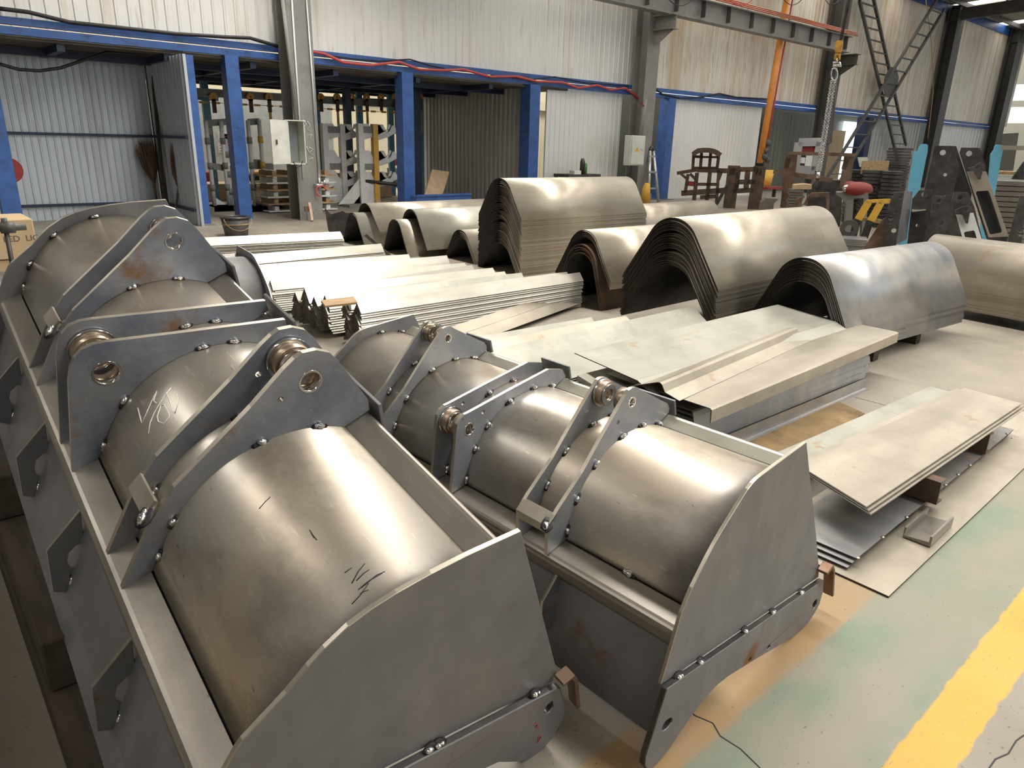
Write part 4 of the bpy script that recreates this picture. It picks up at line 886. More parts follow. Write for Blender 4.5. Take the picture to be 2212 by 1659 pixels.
# ---- left: cartons and a press stand
cp = Wy(10, 480, 6.6)
lo = Wy(0, 562, 6.6).z; hi = Wy(40, 474, 6.6).z
xr = Wy(70, 475, 6.6).x
ct = thing('carton', 'brown cardboard carton printed LED LIGHT at the far left, upper one of two', 'box', (xr-.45, 6.85, lo))
mb = MB(); mb.bx(-.45, .45, -.25, .25, 0, hi-lo); mb.build('box_body', M['card'], ct, .006)
text('LED  LIGHT', .062, 'ink', ct, (Wy(8, 523, 6.6).x-ct.location.x, -.2515, Wy(8, 523, 6.6).z-lo), (PI/2, 0, 0))
mb = MB(); mb.bx(xr-.93, xr+.03, 6.62, 7.12, 0, lo-.004); solo('carton', mb, M['card'], 'lower cardboard carton under the one printed LED LIGHT', 'box', bevel=.006)
st = Wy(30, 590, 5.6); tp = Wy(12, 492, 5.6)
sd = thing('pedestal_stand', 'dark steel stand with a bolted hub in front of the cartons at far left', 'stand', (st.x, st.y, 0))
mb = MB(); mb.tube([(st.x, st.y, 0), (st.x-.0, st.y, st.z), tp], .014, 8); part(sd, 'stem', mb, 'dark')
mb = MB(); mb.tube([tp+Vector((-.12, 0, 0)), tp+Vector((.11, 0, 0))], .022, 10); mb.tube([tp+Vector((-.03, 0, 0)), tp+Vector((.05, 0, 0))], .036, 10); mb.tube([tp, tp+Vector((0, 0, .06))], .018, 8); part(sd, 'hub', mb, 'darkgrey')
mb = MB(); mb.prism([(-.12, 0), (.12, 0), (.02, .62), (-.02, .62)], lambda a, b, c: (st.x+a, st.y+c, b), -.006, .006); part(sd, 'gusset', mb, 'dark')
# red cord reel behind the first post
c = Wy(19, 368, Y0-.6); mb = MB(); mb.ring((c.x, c.y, c.z), (0, 1, 0), .05, .2, .12, 20); mb.tube([c+Vector((0, -.02, 0)), c+Vector((0, .14, 0))], .06, 8); solo('cord_reel', mb, M['red'], 'dark red cord reel hanging half behind the left blue post', 'reel')
# brooms and planks in the bay corner
def broom(head_top, head_bot, foot, Y, label):
    a = Wy(*head_top, Y); b = Wy(*head_bot, Y); f = Wy(*foot, Y); f.z = max(f.z, .01)
    t = thing('broom', label, 'broom', f)
    mb = MB(); mb.tube([f, b, b.lerp(a, .25)], .022, 7); part(t, 'handle', mb, 'straw')
    mb = MB(); rnd = random.Random(int(head_top[0]))
    for i in range(150):
        an = rnd.uniform(0, 2*PI); rr = rnd.uniform(0, 1)**.5; tip = a+Vector((math.cos(an)*.19*rr, math.sin(an)*.1*rr, rnd.uniform(-.22, .06)))
        m_ = b.lerp(tip, .45)+Vector((math.cos(an)*.06*rr, math.sin(an)*.03*rr, 0)); mb.tube([b+Vector((math.cos(an)*.02, math.sin(an)*.02, 0)), m_, tip], .0045, 3, caps=False)
    mb.tube([b, b.lerp(a, .3), b.lerp(a, .55)], .05, 8, taper=[.03, .07, .06]); o = part(t, 'bristles', mb, 'straw')
    mb = MB(); mb.tube([b.lerp(a, .08), b.lerp(a, .14)], .058, 8); part(t, 'binding', mb, 'darkgrey')
broom((312, 308), (333, 395), (338, 432), Yb-.2, 'straw broom standing head up against the bluish back wall')
broom((386, 312), (386, 405), (380, 448), 15.3, 'straw broom standing head up by the bay side wall, right of the planks')
for k, (xa, ya, xb, yb2) in enumerate(((335, 180, 362, 420), (345, 185, 378, 440), (330, 165, 352, 415))):
    A = Wy(xa, ya, Yb-.25-.08*k); Bq = Wy(xb, yb2, Yb-.5-.2*k); Bq.z = .01; mb = MB(); mb.bar(A, Bq, .09, .05); solo('leaning_plank', mb, M['timber'], 'dark plank leaning in the corner of the bluish bay between the two brooms', 'plank', 'planks leaning in the bay corner')
# pail
pc = Wy(511, 505, 12.6); pl_ = thing('pail', 'battered dark grey pail with a tarry rim on the floor before the broad blue post', 'pail', (pc.x, 12.6, 0))
mb = MB(); mb.tube([(0, 0, 0), (0, 0, .005), (0, 0, .30)], .2, 20, taper=[.185, .19, .235]); mb.build('body', M['darkgrey'], pl_)
mb = MB(); mb.ring((0, 0, .295), (0, 0, 1), .2, .25, .03, 22); mb.build('rim', M['dark'], pl_)
mb = MB(); mb.ring((0, 0, .19), (0, 0, 1), .22, .229, .018, 22); mb.build('hoop', M['wood'], pl_)
mb = MB(); mb.tube([(-.24*math.cos(t), -.10*math.sin(t)-.12, .30-.2*math.sin(t)) for t in [i*PI/10 for i in range(11)]], .005, 5); mb.build('bail', M['wood'], pl_)
# ---- conveyor line and racks beyond the opening
Yc = 19.0
za = Wy(640, 215, Yc).z
cv = thing('overhead_conveyor', 'overhead conveyor beam with a brass-coloured chain beyond the shed opening', 'conveyor', (9, Yc, za))
mb = MB(); xa, xb = Wy(412, 205, Yc).x, Wy(905, 225, Yc).x; mb.bx(xa, xb, Yc-.06, Yc+.06, za-.06, za-.03); mb.bx(xa, xb, Yc-.01, Yc+.01, za-.03, za+.10); mb.bx(xa, xb, Yc-.06, Yc+.06, za+.09, za+.12); part(cv, 'track', mb, 'greypaint')
mb = MB(); x = xa; k = 0
while x < xb:
    if k % 2: mb.bx(x, x+.16, Yc-.045, Yc-.025, za-.22, za-.17)
    else:
        mb.bx(x-.02, x+.18, Yc-.06, Yc-.05, za-.20, za-.185)
    x += .17; k += 1
part(cv, 'chain', mb, 'hookyellow')
for k, (px, ln) in enumerate(((418, 90), (461, 40), (541, 40), (581, 90), (693, 40), (728, 90), (760, 40), (792, 90), (823, 40), (853, 110), (908, 90))):
    p = Wy(px, 214, Yc-.1); t = thing('trolley_hook', ['brass-brown conveyor trolley with a short shackle hanging from the chain', 'brass-brown conveyor trolley with a long strap hanging from the chain'][ln > 60], 'hook', p, group='conveyor trolleys with a strap' if ln > 60 else 'conveyor trolleys with a shackle')
    mb = MB(); mb.ring(p+Vector((0, -.02, .05)), (0, 1, 0), .02, .10, .05, 14); part(t, 'wheel', mb, 'hookyellow')
    mb = MB(); mb.bx(p.x-.05, p.x+.05, p.y-.02, p.y, p.z-.32, p.z); part(t, 'shackle', mb, 'rusty')
    if ln > 60:
        mb = MB(); mb.bx(p.x-.035, p.x+.035, p.y-.015, p.y, p.z-.95, p.z-.32); part(t, 'strap', mb, 'hookyellow')
# teal frame around the conveyor
tf = thing('teal_frame', 'teal steel frame standing around the overhead conveyor', 'frame', (9, Yc+.4, 0))
for (px, py) in ((445, 230), (683, 235), (776, 235), (843, 240), (907, 240)):
    x = Wy(px, py, Yc+.6).x; mb = MB(); mb.bx(x-.09, x+.09, Yc+.55, Yc+.65, 0, za+.35); part(tf, 'upright', mb, 'teal')
for (a, b) in (((412, 208), (470, 212)), ((690, 213), (843, 220)), ((470, 205), (520, 193))):
    mb = MB(); mb.bar(Wy(*a, Yc+.5), Wy(*b, Yc+.5), .1, .14); part(tf, 'rail', mb, 'teal')
# cream cabinet wall with posters behind
mb = MB(); mb.bx(Wy(415, 300, 22).x, Wy(720, 300, 22).x, 22, 22.3, 0, 2.9); wl = solo('cream_booth', mb, M['cabinet'], 'cream sheet-metal booth wall beyond the conveyor, with safety posters', 'booth')
for k, (x0, y0, x1, y1) in enumerate(((444, 291, 459, 300), (470, 284, 500, 303), (484, 290, 500, 311), (470, 308, 500, 330))):
    a = Wy(x0, y0, 21.98); b = Wy(x1, y1, 21.98); po = thing('safety_poster', ['small white notice at the left on the cream booth', 'safety poster with a yellow warning triangle on the cream booth', 'red and white safety poster beside the broad blue post', 'lower safety poster with red figures on the cream booth'][k], 'poster', ((a.x+b.x)/2, 21.975, b.z))
    mb = MB(); mb.bx(a.x, b.x, 21.975, 21.985, b.z, a.z); part(po, 'sheet', mb, 'paper')
    mb = MB(); w_ = b.x-a.x; h_ = a.z-b.z
    for r in range(3): mb.bx(a.x+.12*w_, a.x+(.85-.2*(r == 1))*w_, 21.972, 21.975, b.z+h_*(.16+.27*r), b.z+h_*(.22+.27*r))
    part(po, 'print', mb, 'ink' if k == 0 else 'red')
    if k == 1:
        mb = MB(); mb.prism([(a.x+.1*w_, b.z+.45*h_), (a.x+.45*w_, b.z+.45*h_), (a.x+.275*w_, b.z+.9*h_)], lambda q, r_, c_: (q, c_, r_), 21.968, 21.972); part(po, 'triangle', mb, 'yellow')
# pole racks (pipe racks with clamps)
def pole_rack(poles, Y, label, rails, feet):
    t = thing('pole_rack', label, 'rack', (Wy(poles[0][0], 400, Y).x, Y, 0))
    for (xt, yt, xb_, yb2, yl) in poles:
        a = Wy(xt, yt, Y); b = Wy(xb_, yb2, Y); b.z = 0.03; b.x = a.x; mb = MB(); mb.tube([b, a], .05, 8); part(t, 'pole', mb, 'white')
        for f in (.25, .5, .78):
            c = b.lerp(a, f); mb = MB(); mb.tube([c-Vector((0, 0, .07)), c+Vector((0, 0, .07))], .065, 8); part(t, 'clamp', mb, 'yellow' if yl else 'greypaint')
    for (x0, y0, x1, y1) in rails:
        mb = MB(); mb.bar(Wy(x0, y0, Y+.1), Wy(x1, y1, Y+.1), .05, .14); part(t, 'rail', mb, 'greypaint')
    for (x0, xt, yt, x1) in feet:
        p0 = Wy(x0, yt, Y); p1 = Wy(x1, yt, Y); mb = MB(); mb.prism([(p0.x, .12), (p0.x, p0.z), (p1.x, .12)], lambda q, r_, c_: (q, c_, r_), Y-.012, Y+.012); part(t, 'foot_gusset', mb, 'white')
        mb = MB(); mb.bx(p0.x-.5, p1.x+.1, Y-.35, Y+.35, 0, .1); part(t, 'foot', mb, 'greypaint')
pole_rack([(444, 262, 462, 452, 0), (477, 262, 492, 460, 0), (486, 300, 496, 470, 0)], 17.2, 'grey pole rack just right of the open blue corner post', [(446, 266, 492, 263), (446, 282, 458, 284), (455, 358, 500, 365)], [(462, 0, 425, 488), (496, 0, 425, 518)])
pole_rack([(535, 260, 552, 480, 0), (559, 258, 576, 490, 1)], 16.8, 'pole rack with yellow-stained clamps between the broad blue post and the grey column', [(536, 264, 560, 262), (541, 350, 565, 352), (548, 358, 590, 360)], [(550, 0, 430, 585), (574, 0, 436, 608)])
# cantilever racks with scalloped arms
def cant(px0, px1, Y, label, yel):
    t = thing('cantilever_rack', label, 'rack', (Wy(px0, 400, Y).x, Y, 0)); xs2 = [Wy(px0, 270, Y).x, Wy(px1, 270, Y).x]; zt_ = Wy(px1, 268, Y).z
    for j, x in enumerate(xs2):
        mb = MB(); mb.bx(x-.07, x+.07, Y-.07, Y+.07, .05, zt_); part(t, 'upright', mb, 'yellow' if (yel and j) else 'white')
        for zf in (.36, .62, .94):
            z = zt_*zf-.1; pr = [(0, -.18), (.35, -.1), (.95, .12), (1.0, .22), (.93, .24), (.86, .1), (.78, .05), (.70, .1), (.62, .2), (.54, .2), (.47, .08), (.40, .03), (.32, .08), (.22, .22), (0, .22)]
            mb = MB(); mb.prism([(x+.07+a*.85, z+b) for a, b in pr], lambda q, r_, c_: (q, c_, r_), Y-.012, Y+.012); part(t, 'arm', mb, 'white')
        mb = MB(); mb.prism([(x-.7, .05), (x, .05), (x, .75)], lambda q, r_, c_: (q, c_, r_), Y-.01, Y+.01); part(t, 'foot_gusset', mb, 'white')
    mb = MB(); mb.bx(xs2[0]-.6, xs2[1]+.5, Y-.4, Y+.4, 0, .06); part(t, 'base', mb, 'greypaint')
    for zf in (.97, .52):
        mb = MB(); mb.bx(xs2[0], xs2[1], Y-.03, Y+.03, zt_*zf-.16, zt_*zf); part(t, 'rail', mb, 'greypaint')
cant(699, 737, 17.4, 'white cantilever rack with scalloped arms, left one of the pair', False)
cant(776, 808, 16.9, 'white cantilever rack with yellow-stained upright and two pipes on its arms', True)
a = Wy(822, 400, 16.75); mb = MB(); mb.tube([a+Vector((-.5, .2, .12)), a+Vector((.75, -.1, -.02))], .045, 8); solo('short_pipe', mb, M['dark'], 'short dark pipe lying on the lower arms of the yellow-stained rack', 'pipe')
# crates, planks and cart beyond
def crate(px0, py0, px1, Y, dep, mat, label, name='wooden_crate', cat='crate', writing=None, z0=0):
    a = Wy(px0, py0, Y); b = Wy(px1, py0, Y); o = thing(name, label, cat, ((a.x+b.x)/2, Y+dep/2, z0)); w_ = (b.x-a.x)/2
    mb = MB(); mb.bx(-w_, w_, -dep/2, dep/2, 0, a.z-z0); mb.build('box_body', M[mat], o, .01)
    if writing: 
        for (tx, size, mt, dx, dz) in writing: text(tx, size, mt, o, (dx, -dep/2-.002, dz), (PI/2, 0, 0))
    return o
crate(763, 374, 846, 19.2, .8, 'ply', 'plywood crate with black stencilled figures and red brush marks behind the cantilever racks', writing=[('580406  M1820', .17, 'ink', -.7, .32), ('t * +', .28, 'red', -.35, .95)])
crate(716, 374, 744, 19.4, .6, 'wood', 'brown wooden crate behind the left cantilever rack')
crate(868, 365, 1010, 22.5, 1.0, 'dark', 'dark table with a pale top beyond the broad blue post', 'dark_table', 'table')
for k, px in enumerate((854, 911)):
    c = Wy(px, 347, 22.4); mb = MB(); mb.blob(c, (.35, .2, .17), 0, None, 10, 6, .06); solo('red_cover', mb, M['red'], ['red rounded cover on the dark table left of the broad blue post', 'red rounded cover on the dark table right of the broad blue post'][k], 'cover')
crate(420, 372, 470, 21, .6, 'red', 'red box on the floor beside the yellow canister', 'red_box', 'box')
c = Wy(504, 385, 20.6); mb = MB(); mb.tube([(c.x, 20.6, 0), (c.x, 20.6, c.z+.25), (c.x, 20.6, c.z+.4)], .22, 14, taper=[.22, .22, .12]); solo('canister', mb, M['cabinet'], 'pale yellow plastic canister among the racks', 'canister')
mb = MB(); 
for i in range(14):
    q = Wy(560+random.uniform(-22, 22), 385+random.uniform(-12, 10), 20.0); mb.blob(q, (.2, .15, .11), i % 2, None, 7, 4, .35)
o = solo('scrap_heap', mb, [M['hookyellow'], M['black']], 'heap of black and yellow castings beyond the pole racks', 'scrap heap'); o['kind'] = 'stuff'
crate(430, 398, 600, 19.6, 1.0, 'wood', 'long pale wooden bench top beyond the pole racks carrying the castings', 'wooden_bench', 'bench')
# slatted pallets at the foot of the grey column
for i in range(6):
    z = .02+i*.155; mb = MB(); xa, xb = Wy(575, 470, 16.2).x, Wy(722, 470, 16.2).x
    for k in range(2): mb.bx(xa, xb, 16.0+.5*k, 16.35+.5*k, z, z+.03)
    for k in range(4): xx = xa+(xb-xa)*(k+.5)/4; mb.bx(xx-.05, xx+.05, 16.05, 16.8, z+.03, z+.12)
    solo('pallet', mb, M['wood' if i % 2 else 'white'], 'slatted pallet in the pile behind the grey column' if i < 5 else 'topmost slatted pallet in the pile behind the grey column', 'pallet', 'pallets behind the grey column')
# things by the column
mb = MB(); a = Wy(668, 438, yc1-.12); b = Wy(676, 497, yc1-.3); b.z = .02; mb.bar(a, b, .05, .035); c = a.lerp(b, .2); mb.box((c.x-.05, c.y, c.z-.05), (.14, .04, .1)); solo('wooden_stick', mb, M['brown'], 'brown wooden stick with a cross piece leaning on the grey column', 'stick')
# open cabinet on the first column
a = Wy(613, 259, yc1-.06); b = Wy(640, 354, yc1-.06)
cb = thing('electric_cabinet', 'open grey electric cabinet on the left grey column, door swung left', 'cabinet', ((a.x+b.x)/2, yc1-.15, b.z)); h_ = a.z-b.z; w_ = (b.x-a.x)/2+.08
mb = MB(); mb.bx(-w_, w_, .10, .14, 0, h_); mb.bx(w_-.02, w_, -.22, .12, 0, h_); mb.bx(-w_, -w_+.02, -.22, .12, 0, h_); mb.bx(-w_, w_, -.22, .12, 0, .02); mb.bx(-w_-.05, w_+.02, -.25, .12, h_-.02, h_); mb.build('box_body', M['cabinet'], cb)
mb = MB(); mb.bx(-w_+.03, w_-.03, .07, .10, .05, h_-.05); mb.build('mounting_plate', M['cabin2'], cb)
dr = MB(); dr.box((-w_-.20, -.30, h_/2), (.46, .02, h_-.02), 0, Matrix.Rotation(.35, 3, 'Z')); d_ = dr.build('door', M['cabinet'], cb)
mb = MB(); mb.box((-w_-.30, -.36, h_/2), (.03, .02, .09)); mb.build('handle', M['dark'], d_)
mb = MB(); mb.tube([(-.1, -.2, .05), (-.05, -.24, -.06), (.05, -.22, -.02), (.1, -.2, .06)], .012, 6); mb.build('loose_wire', M['black'], cb)
# closed cabinet on the second column
Yq = yc2-.02; a = Wy(1350, 292, Yq); b = Wy(1375, 357, Yq)
cb = thing('electric_cabinet', 'closed cream electric cabinet with a yellow warning triangle on the second column', 'cabinet', ((a.x+b.x)/2, Yq, b.z)); h_ = a.z-b.z; w_ = (b.x-a.x)/2
mb = MB(); mb.bx(-w_, w_+.02, -.25, 0, 0, h_); mb.build('box_body', M['cabinet'], cb, .01)
mb = MB(); mb.bx(-w_+.03, w_-.03, -.275, -.252, .03, h_-.03); d_ = mb.build('door', M['cabinet'], cb, .006)
mb = MB(); mb.prism([(-.16, h_*.47), (.06, h_*.47), (-.05, h_*.63)], lambda q, r_, c_: (q, c_, r_), -.279, -.276); mb.build('warning_sign', M['yellow'], d_)
mb = MB(); mb.prism([(-.045, h_*.60), (-.07, h_*.54), (-.05, h_*.545), (-.06, h_*.495), (-.03, h_*.555), (-.05, h_*.55)], lambda q, r_, c_: (q, c_, r_), -.283, -.280); mb.build('lightning_mark', M['ink'], d_)
mb = MB(); mb.bx(.08, .24, -.282, -.277, h_*.53, h_*.56); mb.bx(.2, .24, -.284, -.277, h_*.47, h_*.55); mb.build('latch', M['alu'], d_)
# pipe above it
pipe('conduit', [Wy(1394, 215, yc2-.06), Wy(1383, 297, yc2-.06)], .06, 'greypaint', 'short grey conduit entering the closed cream cabinet')
along([(1386, 222), (1395, 235), (1385, 300)], yc2-.08, .018, 'red', 'thin_hose', 'thin red hose running down the second column', 'hose')
# ladder
Yl = 14.0; ld = thing('ladder', 'aluminium step ladder leaning beside the second column', 'ladder', (Wy(1412, 421, Yl).x, Yl, 0))
for (t0, b0) in (((1404, 326), (1402, 420)), ((1411, 326), (1424, 421))):
    a = Wy(*t0, Yl+.25); b = Wy(*b0, Yl); b.z = .02
    if t0[0] == 1404: b = Wy(1402, 420, Yl); b.z = .02
    mb = MB(); mb.tube([b, a], .05, 8); part(ld, 'stile', mb, 'alu')
for (p, q) in (((1402, 338), (1415, 338)), ((1401, 371), (1418, 372)), ((1403, 407), (1422, 407))):
    mb = MB(); mb.bar(Wy(*p, Yl+.1), Wy(*q, Yl+.1), .05, .05); part(ld, 'rung', mb, 'alu')
a = Wy(1404, 327, Yl+.25); b = Wy(1411, 327, Yl+.25); mb = MB(); mb.tube([a.lerp(b, i/8)+Vector((0, 0, .12*math.sin(PI*i/8))) for i in range(9)], .05, 8); part(ld, 'hinge', mb, 'dark')
mb = MB(); c = Wy(1396, 408, Yl-.1); mb.tube([(c.x, c.y, .02), (c.x, c.y, .45), (c.x+.03, c.y, .6)], .12, 10, taper=[.16, .12, .08]); solo('grinder_tool', mb, M['yellow'], 'yellow power tool standing by the foot of the ladder', 'tool')
# workbench with bottles in front of the white panel
Yw = 14.2; a = Wy(1229, 377, Yw); b = Wy(1298, 377, Yw)
bn = thing('workbench', 'dark workbench before the white panel, seen over the tallest stack', 'bench', ((a.x+b.x)/2, Yw+.3, 0)); w_ = (b.x-a.x)/2
mb = MB(); mb.bx(-w_, w_, -.3, .3, a.z-.08, a.z); mb.build('top', M['dark'], bn)
for sx in (-1, 1):
    for sy in (-.25, .25): mb = MB(); mb.bx(sx*(w_-.06)-.04, sx*(w_-.06)+.04, sy-.04, sy+.04, 0, a.z-.08); mb.build('leg', M['dark'], bn)
for k, (px, r, h_, mt, lb_) in enumerate(((1257, .07, .42, 'dark', 'dark tall flask on the workbench'), (1263, .06, .3, 'greenbottle', 'green bottle beside the dark flask on the workbench'))):
    c = Wy(px, 377, Yw+.15); mb = MB(); mb.tube([(c.x, c.y, a.z+.001), (c.x, c.y, a.z+h_*.8), (c.x, c.y, a.z+h_)], r, 10, taper=[r, r, r*.6]); solo('bottle', mb, M[mt], lb_, 'bottle')
c = Wy(1243, 379, Yw+.1); mb = MB(); mb.bx(c.x-.15, c.x+.12, c.y-.1, c.y+.1, a.z, a.z+.10); solo('paper_bundle', mb, M['paper'], 'white paper bundle at the left end of the workbench', 'paper')
# plywood and blue channel near the grey side wall
pl2 = Plane(16.0, 20); 
mb = MB(); A = [Wy(934, 366, 16.0), Wy(971, 371, 16.2), Wy(955, 424, 15.4), Wy(918, 420, 15.2)]
mb.add(A+[v+Vector((0, .03, .0)) for v in A], [(0, 1, 2, 3), (7, 6, 5, 4), (0, 4, 5, 1), (1, 5, 6, 2), (2, 6, 7, 3), (3, 7, 4, 0)]); solo('plywood_sheet', mb, M['ply'], 'plywood sheet leaning by the grey corrugated side wall', 'board')
mb = MB(); a = Wy(894, 426, 14.0); b = Wy(1012, 427, 14.0); mb.bx(a.x, b.x, 13.9, 14.15, 0, a.z+.03); mb.bx(a.x, b.x, 13.86, 13.9, a.z+.02, a.z+.06); solo('blue_channel', mb, M['bluepaint'], 'long blue steel channel lying at the foot of the broad blue post', 'steel channel')
# dark notched scoop plate left of the arches
pp = Plane(13.2, 33)
flat('notched_plate', pp, [(5, 315), (90, 400), (110, 405), (265, 360), (310, 390), (420, 385), (340, 830), (280, 830), (60, 640)], (700, 400), 6.506, .03, ['dark', 'edge'], 'dark steel plate with a notched top edge standing left of the arched plates', 'steel plate')
for k, (pts, lb_) in enumerate((([(560, 710), (605, 685), (940, 980), (880, 985)], 'dark flat bar leaning in front of the farthest arch'), ([(1360, 1005), (1465, 830), (1590, 940), (1570, 985)], 'dark lug plate leaning between the second and third arches'))):
    flat('flat_bar' if k == 0 else 'lug_plate', Plane((10.9, 11.0)[k], 33), pts, (700, 400), 6.506, .02, ['dark', 'edge'], lb_, 'steel plate')
# ---- right-hand background
O1 = (1420, 290); S1 = 6.506
pr1 = Plane(23.5, 55)
def rack(name, label, bars, pl, o, s, mat='rusty', cat='rack', dp=.12, depth=0):
    a = pl.p3(o[0]+bars[0][1][0]/s, o[1]+bars[0][1][1]/s); t = thing(name, label, cat, (a.x, a.y, 0))
    for b_ in bars:
        nm, p, q, w = b_[:4]; mt = b_[4] if len(b_) > 4 else mat
        for c in ((0, depth) if depth and nm in ('post', 'leg') else (0,)):
            part(t, nm, barpx(pl, p, q, o, s, w, dp, c), mt)
    return t
t = rack('welding_rack', 'rusty rack with an arched tin roof on the brown table by the white panel', [('post', (512, 255), (497, 492), .09), ('post', (622, 262), (604, 492), .09), ('post', (755, 215), (728, 488), .09), ('post', (868, 255), (838, 492), .09), ('rail', (510, 312), (622, 318), .08), ('rail', (625, 320), (865, 322), .06), ('rail', (500, 470), (840, 470), .06)], pr1, O1, S1)
ar = [(478, 258), (520, 225), (565, 198), (640, 190), (720, 190), (800, 205), (850, 228), (902, 268)]
mb = MB(); mb.strip([pr1.at(O1[0]+x/S1, O1[1]+y/S1) for x, y in ar], .14, pr1.fr, -.5, .5, side=-1); part(t, 'roof', mb, 'rusty')
t = rack('rusty_table', 'brown rusty table rack with splayed braces under the arched rack', [('top', (275, 548), (560, 500), .10), ('top', (560, 500), (1000, 515), .14), ('leg', (432, 560), (392, 815), .10), ('leg', (558, 540), (515, 925), .12), ('leg', (742, 515), (695, 925), .12), ('leg', (862, 510), (830, 960), .09), ('brace', (330, 555), (420, 632), .07), ('brace', (458, 555), (545, 640), .08), ('brace', (905, 530), (862, 645), .07), ('rail', (425, 690), (525, 700), .14, 'red'), ('rail', (550, 702), (840, 705), .09), ('shelf', (335, 830), (1000, 785), .16), ('shelf', (600, 885), (830, 870), .12)], pr1, O1, S1, cat='table')
t = rack('rusty_jig', 'rusty jig of two wide drilled posts and cross rails right of the arched rack', [('post', (1080, 440), (1000, 1085), .34), ('post', (1442, 450), (1345, 1085), .34), ('rail', (1100, 495), (1395, 492), .13), ('rail', (1095, 672), (1380, 668), .13), ('rail', (1060, 800), (1340, 785), .13), ('inner_post', (1142, 500), (1108, 785), .12), ('inner_post', (1272, 500), (1245, 775), .14), ('lug', (1010, 525), (1100, 525), .2), ('lug', (1375, 530), (1460, 530), .2)], Plane(22.2, 55), O1, S1)
mb = barpx(Plane(21.6, 55), (1000, 690), (830, 985), O1, S1, .09, .06); solo('steel_bar', mb, M['dark'], 'steel bar leaning against the rusty jig', 'steel bar')
c = Wy(1650, 385, 13.2); z1 = Wy(1650, 367, 13.2).z; mb = MB(); mb.tube([(c.x, c.y, Wy(1646, 405, 13.2).z), (c.x, c.y, z1)], .3, 14, taper=[.24, .32]); o = solo('plastic_bin', mb, M['yellow'], 'yellow-green plastic bin behind the rusty jig', 'bin')
st_ = thing('stool', 'red-topped stool behind the rusty jig', 'stool', (Wy(1659, 405, 13).x, 13, 0)); zt_ = Wy(1659, 403, 13).z
mb = MB(); mb.bx(-.55, .55, -.3, .3, zt_-.07, zt_); mb.build('seat', M['red'], st_)
for sx in (-.45, .45): mb = MB(); mb.bx(sx-.04, sx+.04, -.05, .05, 0, zt_-.07); mb.build('leg', M['rusty'], st_)
bl = Plane(18.5, 57)
flat('drilled_block', bl, [(1460, 960), (1530, 898), (1700, 908), (1640, 975), (1630, 1040), (1440, 1030)], O1, S1, .6, ['beam'], 'tan drilled steel block in front of the rusty jig', 'steel block', drop=(4, 5))
O2 = (1640, 230); S2 = 6.506; pf = Plane(17.5, 59)
t = rack('pipe_fixture', 'tall brown fixture of two notched posts holding a horizontal pipe, under the hanging chain', [('post', (455, 680), (375, 1420), .24), ('post', (1268, 690), (1195, 1150), .20), ('lug', (350, 790), (430, 800), .22), ('lug', (1178, 805), (1240, 815), .22)], pf, O2, S2, 'brown', 'fixture')
part(t, 'top_pipe', barpx(pf, (412, 655), (1340, 682), O2, S2, .07, .07, -.1), 'brown')
mb = barpx(Plane(16.8, 59), (200, 910), (1025, 1038), O2, S2, .09, .09); solo('loose_pipe', mb, M['brown'], 'brown pipe slung at a slant across the fixture', 'pipe')
fb = Plane(20.5, 59); q = [fb.p3(O2[0]+x/S2, O2[1]+y/S2) for x, y in ((555, 505), (860, 498), (785, 898), (505, 885))]
t = thing('notice_board', 'framed maroon notice board with white papers behind the fixture', 'notice board', (q[3].x, q[3].y, 0))
mb = MB(); mb.add(q+[v+fb.n*.06 for v in q], [(0, 1, 2, 3), (7, 6, 5, 4), (0, 4, 5, 1), (1, 5, 6, 2), (2, 6, 7, 3), (3, 7, 4, 0)]); part(t, 'board', mb, 'maroon')
for i in range(4):
    mb = MB(); mb.bar(q[i]-fb.n*.03, q[(i+1) % 4]-fb.n*.03, .2, .08, up=fb.n); part(t, 'frame_bar', mb, 'alu')
for (pts, mt) in (([(540, 712), (648, 718), (640, 800), (530, 792)], 'paper'), ([(662, 690), (760, 690), (735, 838), (638, 832)], 'paper'), ([(600, 590), (650, 560), (740, 560), (785, 600), (770, 650), (600, 640)], 'red')):
    mb = MB(); mb.prism(poly_px(fb, pts, O2, S2), fb.fr, -.012, -.004); part(t, 'paper_sheet' if mt == 'paper' else 'red_emblem', mb, mt)
mb = MB()
for s_ in (510, 780): a = fb.p3(O2[0]+s_/S2, O2[1]+890/S2); mb.tube([(a.x, a.y, 0), a], .05, 6)
part(t, 'leg', mb, 'darkgrey')
# stacks of plates and castings
def platestack(pl, x0, x1, ytop, ybot, n, dep, mat, label, group, top, o=O2, s=S2):
    a = pl.at(o[0]+x0/s, o[1]+ytop/s); b = pl.at(o[0]+x1/s, o[1]+ytop/s); zb_ = max(0, pl.at(o[0]+x0/s, o[1]+ybot/s)[1]) if ybot else 0; h_ = (a[1]-zb_)/n
    mb = MB(); mb.prism([(-(b[0]-a[0])/2, 0), ((b[0]-a[0])/2, 0), ((b[0]-a[0])/2, h_*.82), (-(b[0]-a[0])/2, h_*.82)], lambda u, v, c: pl.h*u+Vector((0, 0, v))+pl.n*c, 0, dep)
    pr = None
    for i in range(n-1, -1, -1):
        k = mb.build('stacked_plate', M[mat]) if pr is None else pr.copy()
        if pr is not None: COL.objects.link(k)
        pr = pr or k
        k.location = pl.fr((a[0]+b[0])/2+random.uniform(-.02, .02), zb_+h_*i, random.uniform(-.02, .02)); tag(k, top if i == n-1 else label, 'steel plate', group)
platestack(Plane(16.2, 59), 440, 640, 1165, 0, 16, .7, 'beam', 'pale edged plate in the low stack behind the fixture', 'plates behind the fixture', 'topmost pale edged plate of the low stack behind the fixture')
platestack(Plane(19.5, 60), 1290, 1482, 882, 0, 14, .8, 'dark', 'dark plate in the left stack of the dark row', 'dark plates, left stack', 'topmost dark plate of the left stack of the dark row')
